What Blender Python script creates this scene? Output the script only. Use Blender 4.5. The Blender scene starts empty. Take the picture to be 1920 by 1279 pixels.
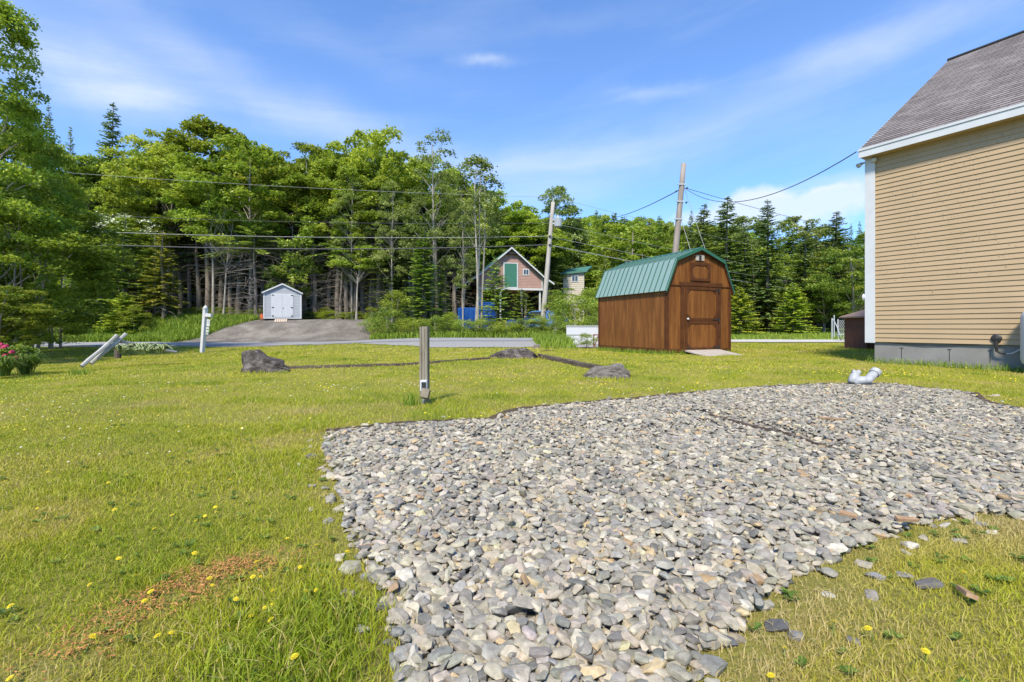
import bpy, bmesh, math, random
import numpy as np
from mathutils import Vector, Matrix

# ------------------------------------------------------------------ camera, sky, sun
SC = bpy.context.scene
COL = SC.collection
F = 885.0; H = 0.82; HZ = 613.0; CX = 960.0
cd = bpy.data.cameras.new('camera'); cam = bpy.data.objects.new('camera', cd); COL.objects.link(cam)
cd.sensor_width = 36.0; cd.lens = F/1920*36.0
cd.shift_y = -(639.5-HZ)/1920.0
SC.cycles.diffuse_bounces = 6; SC.cycles.max_bounces = 12
cd.clip_start = 0.05; cd.clip_end = 2000
cam.location = (0, 0, H); cam.rotation_euler = (math.radians(90), 0, 0)
SC.camera = cam

SUN_EL = math.radians(49); SUN_AZ = math.radians(199)   # azimuth clockwise from +Y (view direction): behind the camera, a little left
SC.view_settings.view_transform = 'Standard'; SC.view_settings.look = 'None'
SC.view_settings.gamma = 1.0; SC.view_settings.exposure = 1.05

w = bpy.data.worlds.new('World'); SC.world = w; w.use_nodes = True
nt = w.node_tree; N = nt.nodes; L = nt.links
for n in list(N): N.remove(n)
def nnode(tree, typ, **kw):
    n = tree.nodes.new(typ)
    for k, v in kw.items():
        if k == 'inp':
            for a, b in v.items():
                if isinstance(b, bpy.types.NodeSocket): tree.links.new(b, n.inputs[a])
                else: n.inputs[a].default_value = b
        else: setattr(n, k, v)
    return n
def mth(tree, op, a, b=None, c=None, clamp=False):
    n = tree.nodes.new('ShaderNodeMath'); n.operation = op; n.use_clamp = clamp
    for i, v in enumerate((a, b, c)):
        if v is None: continue
        if isinstance(v, bpy.types.NodeSocket): tree.links.new(v, n.inputs[i])
        else: n.inputs[i].default_value = v
    return n.outputs[0]
def mixc(tree, fac, a, b, mode='MIX'):
    n = tree.nodes.new('ShaderNodeMix'); n.data_type = 'RGBA'; n.blend_type = mode
    for s, v in ((n.inputs['Factor'], fac), (n.inputs['A'], a), (n.inputs['B'], b)):
        s = s if s.type != 'VECTOR' else s
    fs = [s for s in n.inputs if s.identifier == 'Factor_Float'][0]
    As = [s for s in n.inputs if s.identifier == 'A_Color'][0]
    Bs = [s for s in n.inputs if s.identifier == 'B_Color'][0]
    for s, v in ((fs, fac), (As, a), (Bs, b)):
        if isinstance(v, bpy.types.NodeSocket): tree.links.new(v, s)
        elif s is fs: s.default_value = v
        else: s.default_value = (*v[:3], 1)
    return [o for o in n.outputs if o.identifier == 'Result_Color'][0]

sky = nnode(nt, 'ShaderNodeTexSky', sky_type='NISHITA', sun_disc=False, sun_elevation=SUN_EL,
            sun_rotation=SUN_AZ, air_density=1.0, dust_density=0.3, ozone_density=2.5, altitude=300)
tc = nnode(nt, 'ShaderNodeTexCoord')
sp = nnode(nt, 'ShaderNodeSeparateXYZ', inp={0: tc.outputs['Generated']})
az = mth(nt, 'ARCTAN2', sp.outputs[0], sp.outputs[1])
el = mth(nt, 'ARCSINE', sp.outputs[2])
def azel(u, v):
    a = math.atan((u-CX)/F); return a, math.atan((HZ-v)/F*math.cos(a))
comb = nnode(nt, 'ShaderNodeCombineXYZ', inp={0: az, 1: el, 2: 0.0})
warp = nnode(nt, 'ShaderNodeTexNoise', inp={'Vector': comb.outputs[0], 'Scale': 5.0, 'Detail': 5.0, 'Roughness': 0.6})
wsep = nnode(nt, 'ShaderNodeSeparateColor', inp={0: warp.outputs['Color']})
waz = mth(nt, 'ADD', az, mth(nt, 'MULTIPLY', mth(nt, 'SUBTRACT', wsep.outputs[0], 0.5), 0.22))
wel = mth(nt, 'ADD', el, mth(nt, 'MULTIPLY', mth(nt, 'SUBTRACT', wsep.outputs[1], 0.5), 0.07))
CLOUDS = [  # u, v, half-length px, half-width px, tilt deg (up to the right), strength
    (190, 148, 100, 34, 3, .65), (150, 75, 190, 50, -14, .22), (470, 165, 330, 30, -19, .27), (720, 250, 330, 30, -14, .2),
    (1010, 305, 190, 26, 4, .30), (1320, 250, 420, 38, 12, .22), (908, 120, 45, 9, 0, .40), (1238, 165, 70, 12, -3, .28), (1080, 35, 160, 16, 4, .12),
    (640, 90, 260, 24, -10, .10), (1600, 110, 120, 16, 0, .13), (1560, 345, 110, 10, 4, .38), (1700, 60, 180, 18, 6, .12)]
def blob(u, v, su, sv, rot, st, A=waz, E=wel, p=1.0):
    a0, e0 = azel(u, v); su /= F; sv /= F; r = math.radians(rot)
    da = mth(nt, 'SUBTRACT', A, a0); de = mth(nt, 'SUBTRACT', E, e0)
    p1 = mth(nt, 'ADD', mth(nt, 'MULTIPLY', da, math.cos(r)/su), mth(nt, 'MULTIPLY', de, math.sin(r)/su))
    p2 = mth(nt, 'ADD', mth(nt, 'MULTIPLY', da, -math.sin(r)/sv), mth(nt, 'MULTIPLY', de, math.cos(r)/sv))
    d = mth(nt, 'ADD', mth(nt, 'MULTIPLY', p1, p1), mth(nt, 'MULTIPLY', p2, p2))
    return mth(nt, 'MULTIPLY', mth(nt, 'EXPONENT', mth(nt, 'MULTIPLY', d, -p)), st)
tot = None
for c in CLOUDS:
    g = blob(*c); tot = g if tot is None else mth(nt, 'ADD', tot, g)
# faint streaky cirrus everywhere
sc_ = nnode(nt, 'ShaderNodeCombineXYZ', inp={0: mth(nt, 'MULTIPLY', az, 1.6), 1: mth(nt, 'MULTIPLY', mth(nt, 'ADD', el, mth(nt, 'MULTIPLY', az, -0.12)), 9.0), 2: 1.3})
n1 = nnode(nt, 'ShaderNodeTexNoise', inp={'Vector': sc_.outputs[0], 'Scale': 1.4, 'Detail': 7.0, 'Roughness': 0.58, 'Distortion': 0.4})
st = mth(nt, 'MULTIPLY', n1.outputs['Fac'], 1.45)
tot = mth(nt, 'MULTIPLY', tot, st)
base_ci = mth(nt, 'MULTIPLY', mth(nt, 'SUBTRACT', n1.outputs['Fac'], 0.45, clamp=True), 0.35, clamp=True)
tot = mth(nt, 'ADD', tot, base_ci)
# low cumulus at the right
n2 = nnode(nt, 'ShaderNodeTexNoise', inp={'Vector': comb.outputs[0], 'Scale': 26.0, 'Detail': 6.0, 'Roughness': 0.55})
cum = None
for c in ((1408, 385, 46, 24, 12, 1.0), (1555, 362, 24, 11, 0, .95), (1475, 400, 120, 34, 0, .55), (1600, 372, 70, 22, 0, .5), (1300, 410, 80, 18, 0, .35)):
    g = blob(*c, A=az, E=el); cum = g if cum is None else mth(nt, 'ADD', cum, g)
cumf = mth(nt, 'MULTIPLY', mth(nt, 'SUBTRACT', mth(nt, 'ADD', cum, mth(nt, 'MULTIPLY', n2.outputs['Fac'], 0.9)), 0.68, clamp=True), 2.2, clamp=True)
tot = mth(nt, 'ADD', tot, mth(nt, 'MULTIPLY', cumf, 0.6))
# pale air toward the horizon
hz = mth(nt, 'MULTIPLY', mth(nt, 'EXPONENT', mth(nt, 'MULTIPLY', mth(nt, 'ABSOLUTE', el), -2.2)), 0.36)
tot = mth(nt, 'ADD', tot, hz)
tot = mth(nt, 'MINIMUM', tot, 0.92)
tint = mixc(nt, 1.0, sky.outputs[0], (0.42, 0.83, 1.26), 'MULTIPLY')
skyc = mixc(nt, tot, tint, (3.9, 4.3, 4.8))
bg = nnode(nt, 'ShaderNodeBackground', inp={'Color': skyc, 'Strength': 0.11})
wo = nnode(nt, 'ShaderNodeOutputWorld', inp={'Surface': bg.outputs[0]})

ld = bpy.data.lights.new('sun', 'SUN'); lo = bpy.data.objects.new('sun', ld); COL.objects.link(lo)
ld.energy = 3.2; ld.angle = math.radians(9); ld.color = (1.0, 0.90, 0.74)
sdir = Vector((math.sin(SUN_AZ)*math.cos(SUN_EL), math.cos(SUN_AZ)*math.cos(SUN_EL), math.sin(SUN_EL)))
lo.rotation_euler = sdir.to_track_quat('Z', 'Y').to_euler(); lo.location = (0, -5, 30)

# ------------------------------------------------------------------ helpers
rng = np.random.default_rng(7); random.seed(7)
def at(u, v, Y): return Vector(((u-CX)/F*Y, Y, H-(v-HZ)/F*Y))
def gx(u, Y): return (u-CX)/F*Y
def ss(t): t = np.clip(t, 0, 1); return t*t*(3-2*t)

_perm = rng.random((64, 64))
def vnoise(x, y, s=1.0):
    x = np.asarray(x, float)/s; y = np.asarray(y, float)/s
    xi = np.floor(x).astype(int); yi = np.floor(y).astype(int); fx = x-xi; fy = y-yi
    fx = fx*fx*(3-2*fx); fy = fy*fy*(3-2*fy)
    g = lambda a, b: _perm[a % 64, b % 64]
    return (g(xi, yi)*(1-fx)+g(xi+1, yi)*fx)*(1-fy)+(g(xi, yi+1)*(1-fx)+g(xi+1, yi+1)*fx)*fy

ROAD_N = lambda x: 22.6 + 0.02*(-x)      # near edge of the asphalt
ROAD_F = lambda x: 28.2 + 0.02*(-x)
def h(x, y):
    x = np.asarray(x, float); y = np.asarray(y, float)
    z = -0.26*ss((-x-4.0)/9.0)*ss((y-3)/5)                        # lawn falls away at the left
    z = z + 0.035*(vnoise(x, y, 2.2)-0.5)*ss((y-4)/4) + 0.012*(vnoise(x+9, y, .6)-0.5)
    z = z + 0.13*ss((y-17)/5)*ss((12-x)/6)*1.0                    # road bed
    wl = ss((-6.5-x)/3.5)
    z = z + wl*(1.45*ss((y-29)/5.2) + 0.6*ss((y-35)/20))
    wm = (1-wl)*ss((14-x)/8)
    z = z + wm*(1.3*ss((y-31)/18))
    wr = ss((x-8)/8)
    z = z + wr*0.45*ss((y-34)/26)
    z = z + 14*ss((y-62)/110)
    return z
def hs(x, y): return float(h(x, y))

def tag(o, label=None, cat=None, group=None, kind=None):
    if label: o['label'] = label
    if cat: o['category'] = cat
    if group: o['group'] = group
    if kind: o['kind'] = kind
    return o
def empty(name, loc, rz=0, label=None, cat=None, group=None):
    o = bpy.data.objects.new(name, None); COL.objects.link(o); o.location = loc; o.rotation_euler = (0, 0, rz)
    return tag(o, label, cat, group)
def mesh_np(name, V, Fl, mat, parent=None, attr=None, smooth=False, sides=None, color=None):
    """V (n,3); Fl (m,k) faces of equal size, or flat loops with per-face sides"""
    me = bpy.data.meshes.new(name)
    V = np.asarray(V, np.float32)
    if sides is None:
        Fl = np.asarray(Fl, np.int32); m, k = Fl.shape; st_ = np.arange(m, dtype=np.int32)*k; loops = Fl.ravel(); nf = m
    else:
        loops = np.asarray(Fl, np.int32); sides = np.asarray(sides, np.int32); st_ = np.concatenate([[0], np.cumsum(sides)[:-1]]).astype(np.int32); nf = len(sides)
    me.vertices.add(len(V)); me.vertices.foreach_set('co', V.ravel())
    me.loops.add(len(loops)); me.loops.foreach_set('vertex_index', loops)
    me.polygons.add(nf); me.polygons.foreach_set('loop_start', st_)
    me.polygons.foreach_set('use_smooth', np.full(nf, bool(smooth)))
    if attr is not None:
        a = me.attributes.new('tint', 'FLOAT', 'POINT'); a.data.foreach_set('value', np.asarray(attr, np.float32))
    if color is not None:
        a = me.attributes.new('colour', 'FLOAT_COLOR', 'POINT'); a.data.foreach_set('color', np.asarray(color, np.float32).ravel())
    me.update(calc_edges=True); me.validate()
    if mat: me.materials.append(mat)
    o = bpy.data.objects.new(name, me); COL.objects.link(o)
    if parent: o.parent = parent
    return o

class MB:
    def __init__(s): s.v = []; s.f = []; s.M = None
    def add(s, vs, fs, M=None):
        n = len(s.v)
        for v in vs: s.v.append((M @ Vector(v)) if M else Vector(v))
        for f in fs: s.f.append([n+i for i in f])
        return s
    def box(s, x0, y0, z0, x1, y1, z1, M=None, bev=0.0):
        if bev > 0:
            bm = bmesh.new(); bmesh.ops.create_cube(bm, size=1)
            for v in bm.verts: v.co = Vector(((x0+x1)/2+v.co.x*(x1-x0), (y0+y1)/2+v.co.y*(y1-y0), (z0+z1)/2+v.co.z*(z1-z0)))
            bmesh.ops.bevel(bm, geom=bm.edges[:], offset=bev, segments=2, affect='EDGES', profile=.6)
            bm.verts.index_update(); vs = [v.co.copy() for v in bm.verts]; fs = [[v.index for v in f.verts] for f in bm.faces]; bm.free()
            return s.add(vs, fs, M)
        vs = [(x0,y0,z0),(x1,y0,z0),(x1,y1,z0),(x0,y1,z0),(x0,y0,z1),(x1,y0,z1),(x1,y1,z1),(x0,y1,z1)]
        return s.add(vs, [(0,3,2,1),(4,5,6,7),(0,1,5,4),(1,2,6,5),(2,3,7,6),(3,0,4,7)], M)
    def prism(s, prof, a0, a1, axis='y', M=None):
        """prof: list of 2D points; extruded along axis from a0 to a1. axis y: (x,z); axis x: (y,z); axis z: (x,y)"""
        def mk(p, a): return (p[0], a, p[1]) if axis == 'y' else ((a, p[0], p[1]) if axis == 'x' else (p[0], p[1], a))
        n = len(prof); vs = [mk(p, a0) for p in prof]+[mk(p, a1) for p in prof]
        fs = [list(range(n))[::-1], list(range(n, 2*n))]+[(i, (i+1) % n, n+(i+1) % n, n+i) for i in range(n)]
        return s.add(vs, fs, M)
    def tube(s, pts, rad, sides=8, cap=True, M=None):
        pts = [Vector(p) for p in pts]; n = len(pts)
        if not hasattr(rad, '__len__'): rad = [rad]*n
        base = len(s.v); up = Vector((0, 0, 1)); prev = None
        for i, p in enumerate(pts):
            d = (pts[min(i+1, n-1)]-pts[max(i-1, 0)]).normalized()
            if prev is None:
                a = d.cross(Vector((0, 1, 0)) if abs(d.z) > .8 else up).normalized()
            else: a = (prev-d*prev.dot(d)).normalized()
            prev = a; b = d.cross(a)
            for k in range(sides):
                t = 2*math.pi*k/sides; q = p+(a*math.cos(t)+b*math.sin(t))*rad[i]
                s.v.append((M @ q) if M else q)
        for i in range(n-1):
            for k in range(sides):
                a0 = base+i*sides+k; a1 = base+i*sides+(k+1) % sides
                s.f.append([a0, a1, a1+sides, a0+sides])
        if cap:
            s.f.append([base+k for k in range(sides)][::-1]); s.f.append([base+(n-1)*sides+k for k in range(sides)])
        return s
    def build(s, name, mat, parent=None, smooth=False):
        loops = [i for f in s.f for i in f]; sides = [len(f) for f in s.f]
        o = mesh_np(name, np.array([tuple(v) for v in s.v]), loops, mat, parent, sides=sides, smooth=smooth)
        bm = bmesh.new(); bm.from_mesh(o.data); bmesh.ops.recalc_face_normals(bm, faces=bm.faces[:]); bm.to_mesh(o.data); bm.free()
        return o
def boxo(name, mat, parent, *a, **k): return MB().box(*a, **k).build(name, mat, parent)

# ------------------------------------------------------------------ materials
def newmat(name):
    m = bpy.data.materials.new(name); m.use_nodes = True; t = m.node_tree
    for n in list(t.nodes): t.nodes.remove(n)
    out = t.nodes.new('ShaderNodeOutputMaterial'); return m, t, out
def ramp(t, fac, stops):
    r = t.nodes.new('ShaderNodeValToRGB'); t.links.new(fac, r.inputs[0])
    e = r.color_ramp.elements
    while len(e) < len(stops): e.new(.5)
    for i, (p, c) in enumerate(stops): e[i].position = p; e[i].color = (*c, 1)
    return r.outputs[0]
def surf(name, c1, c2=None, scale=4.0, rough=.7, bump=.0, bscale=40.0, metal=0.0, stretch=(1, 1, 1), detail=5, spec=.4, extra=None, c3=None, lo=.3, hi=.7, dist=.01):
    m, t, out = newmat(name)
    p = t.nodes.new('ShaderNodeBsdfPrincipled'); t.links.new(p.outputs[0], out.inputs[0])
    p.inputs['Roughness'].default_value = rough; p.inputs['Metallic'].default_value = metal
    p.inputs['Specular IOR Level'].default_value = spec
    tcn = t.nodes.new('ShaderNodeTexCoord'); mp = t.nodes.new('ShaderNodeMapping'); t.links.new(tcn.outputs['Object'], mp.inputs[0]); mp.inputs['Scale'].default_value = stretch
    vec = mp.outputs[0]
    c2 = c2 or c1
    nz = nnode(t, 'ShaderNodeTexNoise', inp={'Vector': vec, 'Scale': scale, 'Detail': float(detail), 'Roughness': .6})
    stops = [(lo, c1), (hi, c2)] if c3 is None else [(lo, c1), ((lo+hi)/2, c2), (hi, c3)]
    col = ramp(t, nz.outputs[0], stops)
    if extra: col = extra(t, vec, col, tcn)
    t.links.new(col, p.inputs['Base Color'])
    if bump > 0:
        nb = nnode(t, 'ShaderNodeTexNoise', inp={'Vector': vec, 'Scale': bscale, 'Detail': 6.0, 'Roughness': .65})
        b = nnode(t, 'ShaderNodeBump', inp={'Height': nb.outputs[0], 'Strength': bump, 'Distance': dist}); t.links.new(b.outputs[0], p.inputs['Normal'])
    return m
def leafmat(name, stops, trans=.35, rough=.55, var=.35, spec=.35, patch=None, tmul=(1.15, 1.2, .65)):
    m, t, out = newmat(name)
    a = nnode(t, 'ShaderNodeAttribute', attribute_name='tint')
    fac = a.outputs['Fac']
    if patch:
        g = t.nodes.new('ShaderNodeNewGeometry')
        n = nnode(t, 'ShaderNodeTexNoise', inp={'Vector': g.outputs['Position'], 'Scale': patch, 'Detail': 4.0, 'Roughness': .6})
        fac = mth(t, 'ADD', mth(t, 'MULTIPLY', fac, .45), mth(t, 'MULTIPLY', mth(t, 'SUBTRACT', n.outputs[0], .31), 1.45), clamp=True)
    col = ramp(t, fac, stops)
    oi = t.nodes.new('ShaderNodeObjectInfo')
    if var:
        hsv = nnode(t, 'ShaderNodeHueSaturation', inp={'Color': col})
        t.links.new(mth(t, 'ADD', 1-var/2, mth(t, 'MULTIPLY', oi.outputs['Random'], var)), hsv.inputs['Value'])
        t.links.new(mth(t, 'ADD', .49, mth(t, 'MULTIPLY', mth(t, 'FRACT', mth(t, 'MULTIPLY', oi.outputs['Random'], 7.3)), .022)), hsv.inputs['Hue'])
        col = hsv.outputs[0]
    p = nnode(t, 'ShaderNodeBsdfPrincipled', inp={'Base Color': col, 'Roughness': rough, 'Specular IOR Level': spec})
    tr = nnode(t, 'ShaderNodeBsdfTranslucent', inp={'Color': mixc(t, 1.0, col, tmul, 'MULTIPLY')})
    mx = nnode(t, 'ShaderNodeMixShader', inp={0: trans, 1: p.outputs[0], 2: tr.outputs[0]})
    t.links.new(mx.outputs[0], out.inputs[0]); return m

M = {}
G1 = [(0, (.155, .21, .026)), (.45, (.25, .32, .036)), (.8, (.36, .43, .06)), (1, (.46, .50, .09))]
M['leaf'] = leafmat('maple_foliage', G1, trans=.5)
M['leaf_dark'] = leafmat('dark_foliage', [(0, (0.126, 0.184, 0.023)), (0.5, (0.233, 0.312, 0.035)), (1, (0.402, 0.461, 0.064))], trans=.4)
M['leaf_lime'] = leafmat('lime_foliage', [(0, (0.168, 0.236, 0.026)), (0.5, (0.291, 0.383, 0.042)), (1, (0.451, 0.515, 0.088))], trans=.44)
M['leaf_pale'] = leafmat('pale_foliage', [(0, (0.116, 0.172, 0.037)), (0.5, (0.231, 0.297, 0.075)), (1, (0.429, 0.484, 0.178))], trans=.4)
M['leaf_bush'] = leafmat('bush_foliage', [(0, (0.083, 0.156, 0.022)), (0.5, (0.198, 0.297, 0.037)), (1, (0.396, 0.469, 0.094))], trans=.4)
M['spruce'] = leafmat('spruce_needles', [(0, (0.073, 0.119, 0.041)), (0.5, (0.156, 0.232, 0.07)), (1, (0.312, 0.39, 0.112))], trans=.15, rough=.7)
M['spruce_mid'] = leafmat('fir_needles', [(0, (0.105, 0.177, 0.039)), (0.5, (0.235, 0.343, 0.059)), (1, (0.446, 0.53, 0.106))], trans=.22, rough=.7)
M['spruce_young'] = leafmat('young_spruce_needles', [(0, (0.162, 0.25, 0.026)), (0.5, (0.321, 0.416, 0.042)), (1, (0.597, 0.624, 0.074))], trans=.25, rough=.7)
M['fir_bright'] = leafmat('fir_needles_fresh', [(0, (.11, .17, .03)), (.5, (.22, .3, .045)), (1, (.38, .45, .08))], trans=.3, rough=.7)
M['rust'] = leafmat('browning_needles', [(0, (0.151, 0.177, 0.026)), (0.5, (0.277, 0.274, 0.039)), (1, (0.428, 0.402, 0.065))], trans=.25, rough=.7)
M['bark'] = surf('grey_bark', (.19, .165, .14), (.34, .31, .27), 3, .9, .6, 14, stretch=(1, 1, .25))
M['bark_light'] = surf('pale_bark', (.22, .20, .17), (.42, .39, .34), 3, .85, .4, 12, stretch=(1, 1, .5))
M['bark_dark'] = surf('spruce_bark', (.15, .125, .105), (.27, .235, .2), 3, .95, .6, 14, stretch=(1, 1, .3))
M['twig'] = surf('dead_twigs', (.13, .112, .095), (.25, .22, .19), 2, .95)
M['blossom'] = surf('blossom', (.55, .6, .38), (.7, .72, .52), 8, .8)

def lawn_extra(t, vec, col, tcn):
    n = nnode(t, 'ShaderNodeTexNoise', inp={'Vector': vec, 'Scale': 60.0, 'Detail': 4.0, 'Roughness': .7})
    return mixc(t, mth(t, 'MULTIPLY', n.outputs[0], .8), col, (.13, .095, .045))
M['lawn'] = surf('lawn_ground', (.2, .2, .028), (.29, .295, .03), .45, .95, .8, 50, c3=(.36, .33, .05), extra=lawn_extra, dist=.03)
M['forest'] = surf('forest_floor', (.09, .075, .045), (.12, .14, .035), .6, .95, .6, 10)
M['asphalt'] = surf('road_asphalt', (.24, .24, .245), (.31, .31, .31), 1.5, .9, .3, 120)
M['shoulder'] = surf('gravel_shoulder', (.20, .195, .185), (.40, .39, .37), 22, .95, .8, 40, dist=.03)
def mound_extra(t, vec, col, tcn):
    n = nnode(t, 'ShaderNodeTexNoise', inp={'Vector': vec, 'Scale': 14.0, 'Detail': 6.0, 'Roughness': .75})
    return mixc(t, .5, col, ramp(t, n.outputs[0], [(.35, (.05, .045, .04)), (.65, (.30, .275, .245))]))
M['mound'] = surf('crushed_gravel', (.085, .07, .058), (.16, .14, .122), .9, .95, 1.0, 12, c3=(.26, .235, .2), lo=.4, hi=.62, extra=mound_extra, dist=.04)
M['fines'] = surf('stony_soil', (.13, .115, .09), (.24, .215, .18), 25, .95, 1.0, 120, dist=.02)
M['drive'] = surf('pale_gravel', (.42, .40, .36), (.55, .53, .48), 6, .95, .5, 40)
M['field'] = surf('far_field', (.07, .13, .02), (.12, .19, .03), .5, .95, .6, 14)

def stonemat():
    m, t, out = newmat('river_stone')
    a = nnode(t, 'ShaderNodeAttribute', attribute_name='colour')
    tcn = t.nodes.new('ShaderNodeTexCoord')
    n = nnode(t, 'ShaderNodeTexNoise', inp={'Vector': tcn.outputs['Object'], 'Scale': 55.0, 'Detail': 5.0, 'Roughness': .65})
    col = mixc(t, 1.0, a.outputs['Color'], ramp(t, n.outputs[0], [(.25, (.62, .6, .57)), (.75, (1.2, 1.19, 1.17))]), 'MULTIPLY')
    n2 = nnode(t, 'ShaderNodeTexNoise', inp={'Vector': tcn.outputs['Object'], 'Scale': 170.0, 'Detail': 5.0, 'Roughness': .7})
    b = nnode(t, 'ShaderNodeBump', inp={'Height': n2.outputs[0], 'Strength': .55, 'Distance': .004})
    p = nnode(t, 'ShaderNodeBsdfPrincipled', inp={'Base Color': col, 'Roughness': .72, 'Specular IOR Level': .35, 'Normal': b.outputs[0]})
    t.links.new(p.outputs[0], out.inputs[0]); return m
M['stone'] = stonemat()
GR = [(0, (.14, .225, .018)), (.28, (.25, .32, .02)), (.5, (.36, .395, .024)), (.7, (.45, .43, .045)), (.88, (.49, .41, .12)), (1, (.52, .42, .19))]
M['grass'] = leafmat('lawn_grass', GR, trans=.3, var=0, patch=.8, rough=.5)
M['tallgrass'] = leafmat('tall_grass', [(0, (0.117, 0.208, 0.021)), (0.5, (0.208, 0.312, 0.028)), (1, (0.351, 0.429, 0.07))], trans=.35, var=0)
M['lily'] = leafmat('daylily_leaves', [(0, (.05, .1, .012)), (.5, (.1, .17, .02)), (1, (.2, .27, .05))], trans=.3, var=0)
def hosta_mat():
    m, t, out = newmat('variegated_leaf')
    a = nnode(t, 'ShaderNodeAttribute', attribute_name='tint')
    col = ramp(t, a.outputs['Fac'], [(0, (.07, .14, .02)), (.45, (.13, .21, .04)), (.55, (.62, .63, .36)), (1, (.72, .72, .45))])
    p = nnode(t, 'ShaderNodeBsdfPrincipled', inp={'Base Color': col, 'Roughness': .5}); t.links.new(p.outputs[0], out.inputs[0]); return m
M['hosta'] = hosta_mat()
M['petal'] = surf('yellow_petals', (.62, .47, .01), (.75, .62, .03), 80, .6)
M['white_clover'] = surf('white_petals', (.7, .7, .62), None, 8, .7)
M['peony'] = surf('magenta_petals', (.32, .012, .06), (.5, .04, .12), 12, .6)
M['chip'] = surf('orange_wood_chips', (.26, .10, .028), (.58, .30, .10), 60, .9)
M['scrap'] = surf('split_wood', (.26, .15, .075), (.40, .27, .16), 30, .85, .3, 40)
M['rock'] = surf('dark_boulder', (.035, .028, .024), (.085, .071, .063), 7, .95, 1.0, 16, c3=(.2, .178, .162), dist=.05)
M['rock_light'] = surf('weathered_ledge', (.12, .10, .085), (.23, .2, .175), 6, .95, 1.0, 18, c3=(.34, .31, .28), stretch=(1, 3, 5), dist=.05)
M['oldwood'] = surf('weathered_timber', (.14, .115, .09), (.27, .24, .2), 8, .9, .8, 40, stretch=(.3, 3, 3))
M['timber_dark'] = surf('rotting_timber', (.06, .045, .035), (.15, .12, .09), 8, .95, .9, 20, stretch=(.4, 2, 2), dist=.03)
M['postwood'] = surf('weathered_post', (.12, .10, .07), (.22, .195, .145), 9, .85, .7, 45, stretch=(3, 3, .25), c3=(.28, .255, .2))
M['railwood'] = surf('silver_rail', (.30, .295, .26), (.46, .45, .41), 8, .85, .5, 40, stretch=(.5, .5, .5))
M['polewood'] = surf('pole_wood', (.30, .275, .24), (.44, .41, .36), 5, .85, .5, 30, stretch=(2, 2, .15))
M['polewood2'] = surf('old_pole_wood', (.19, .16, .135), (.34, .295, .26), 4, .85, .5, 30, stretch=(2, 2, .15))
M['white'] = surf('white_paint', (.49, .505, .515), (.56, .575, .585), 3, .5)
M['whitevinyl'] = surf('white_vinyl', (.52, .54, .57), None, 3, .55)
M['pvc'] = surf('weathered_pvc', (.28, .29, .30), (.44, .45, .46), 14, .5)
M['black'] = surf('black_metal', (.02, .02, .02), (.035, .035, .035), 8, .5)
M['galv'] = surf('galvanised_metal', (.38, .42, .42), (.5, .53, .53), 12, .45, metal=.3)
M['wire'] = surf('cable_jacket', (.05, .05, .055), (.08, .08, .08), 2, .6)
M['wire_pale'] = surf('aluminium_wire', (.24, .25, .23), (.32, .32, .3), 2, .6)
M['concrete'] = surf('foundation_concrete', (.175, .17, .16), (.245, .24, .228), 1.6, .9, .35, 40)
M['glass'] = surf('window_glass', (.03, .04, .05), None, 3, .08, spec=.8)
M['green_roof'] = surf('green_metal_roofing', (.19, .29, .255), (.225, .325, .29), 1.2, .45, spec=.5)
_p = [n for n in M['green_roof'].node_tree.nodes if n.type == 'BSDF_PRINCIPLED'][0]; _p.inputs['Coat Weight'].default_value = .6; _p.inputs['Coat Roughness'].default_value = .22; _p.inputs['Coat IOR'].default_value = 1.7
M['green_trim'] = surf('dark_green_trim', (.025, .11, .075), (.035, .135, .09), 3, .45)
M['brown_barn'] = None
def wood_extra(t, vec, col, tcn):
    mp = nnode(t, 'ShaderNodeMapping', inp={'Vector': tcn.outputs['Object']}); mp.inputs['Scale'].default_value = (3, 3, .28)
    n = nnode(t, 'ShaderNodeTexNoise', inp={'Vector': mp.outputs[0], 'Scale': 3.0, 'Detail': 7.0, 'Roughness': .65, 'Distortion': .5})
    col = mixc(t, .75, col, ramp(t, n.outputs[0], [(.28, (.075, .027, .009)), (.5, (.17, .065, .018)), (.72, (.31, .135, .038))]))
    mp2 = nnode(t, 'ShaderNodeMapping', inp={'Vector': tcn.outputs['Object']}); mp2.inputs['Scale'].default_value = (22, 22, .7)
    n2 = nnode(t, 'ShaderNodeTexNoise', inp={'Vector': mp2.outputs[0], 'Scale': 3.0, 'Detail': 5.0, 'Roughness': .6})
    return mixc(t, 1.0, col, ramp(t, n2.outputs[0], [(.3, (.72, .7, .68)), (.7, (1.15, 1.15, 1.12))]), 'MULTIPLY')
M['stain'] = surf('brown_stained_wood', (.14, .055, .016), (.26, .11, .032), 1.3, .5, .3, 30, extra=wood_extra, stretch=(1, 1, .6), spec=.25)
M['stain_trim'] = surf('brown_trim', (.06, .022, .009), (.11, .042, .015), 4, .6, .3, 30, stretch=(1, 1, 1), spec=.2)
M['rampwood'] = surf('grey_deck_boards', (.33, .29, .25), (.48, .43, .38), 7, .85, .4, 40)
M['greysiding'] = surf('grey_vinyl_siding', (.33, .35, .38), (.38, .40, .43), 2, .55)
M['pink'] = surf('dusty_red_siding', (.33, .20, .165), (.39, .25, .205), 1.5, .8)
M['beige2'] = surf('beige_siding', (.42, .38, .30), (.48, .44, .36), 2, .7)
M['barngreen'] = surf('green_barn_door', (.03, .14, .10), (.045, .17, .12), 3, .7)
M['barnroof'] = surf('green_shingle_roof', (.045, .15, .12), (.07, .19, .15), 3, .6)
M['blue'] = surf('blue_paint', (.02, .14, .52), (.04, .20, .65), 3, .5)
M['truckblue'] = surf('truck_paint', (.07, .2, .55), (.09, .24, .6), 3, .25, spec=.7)
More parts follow.
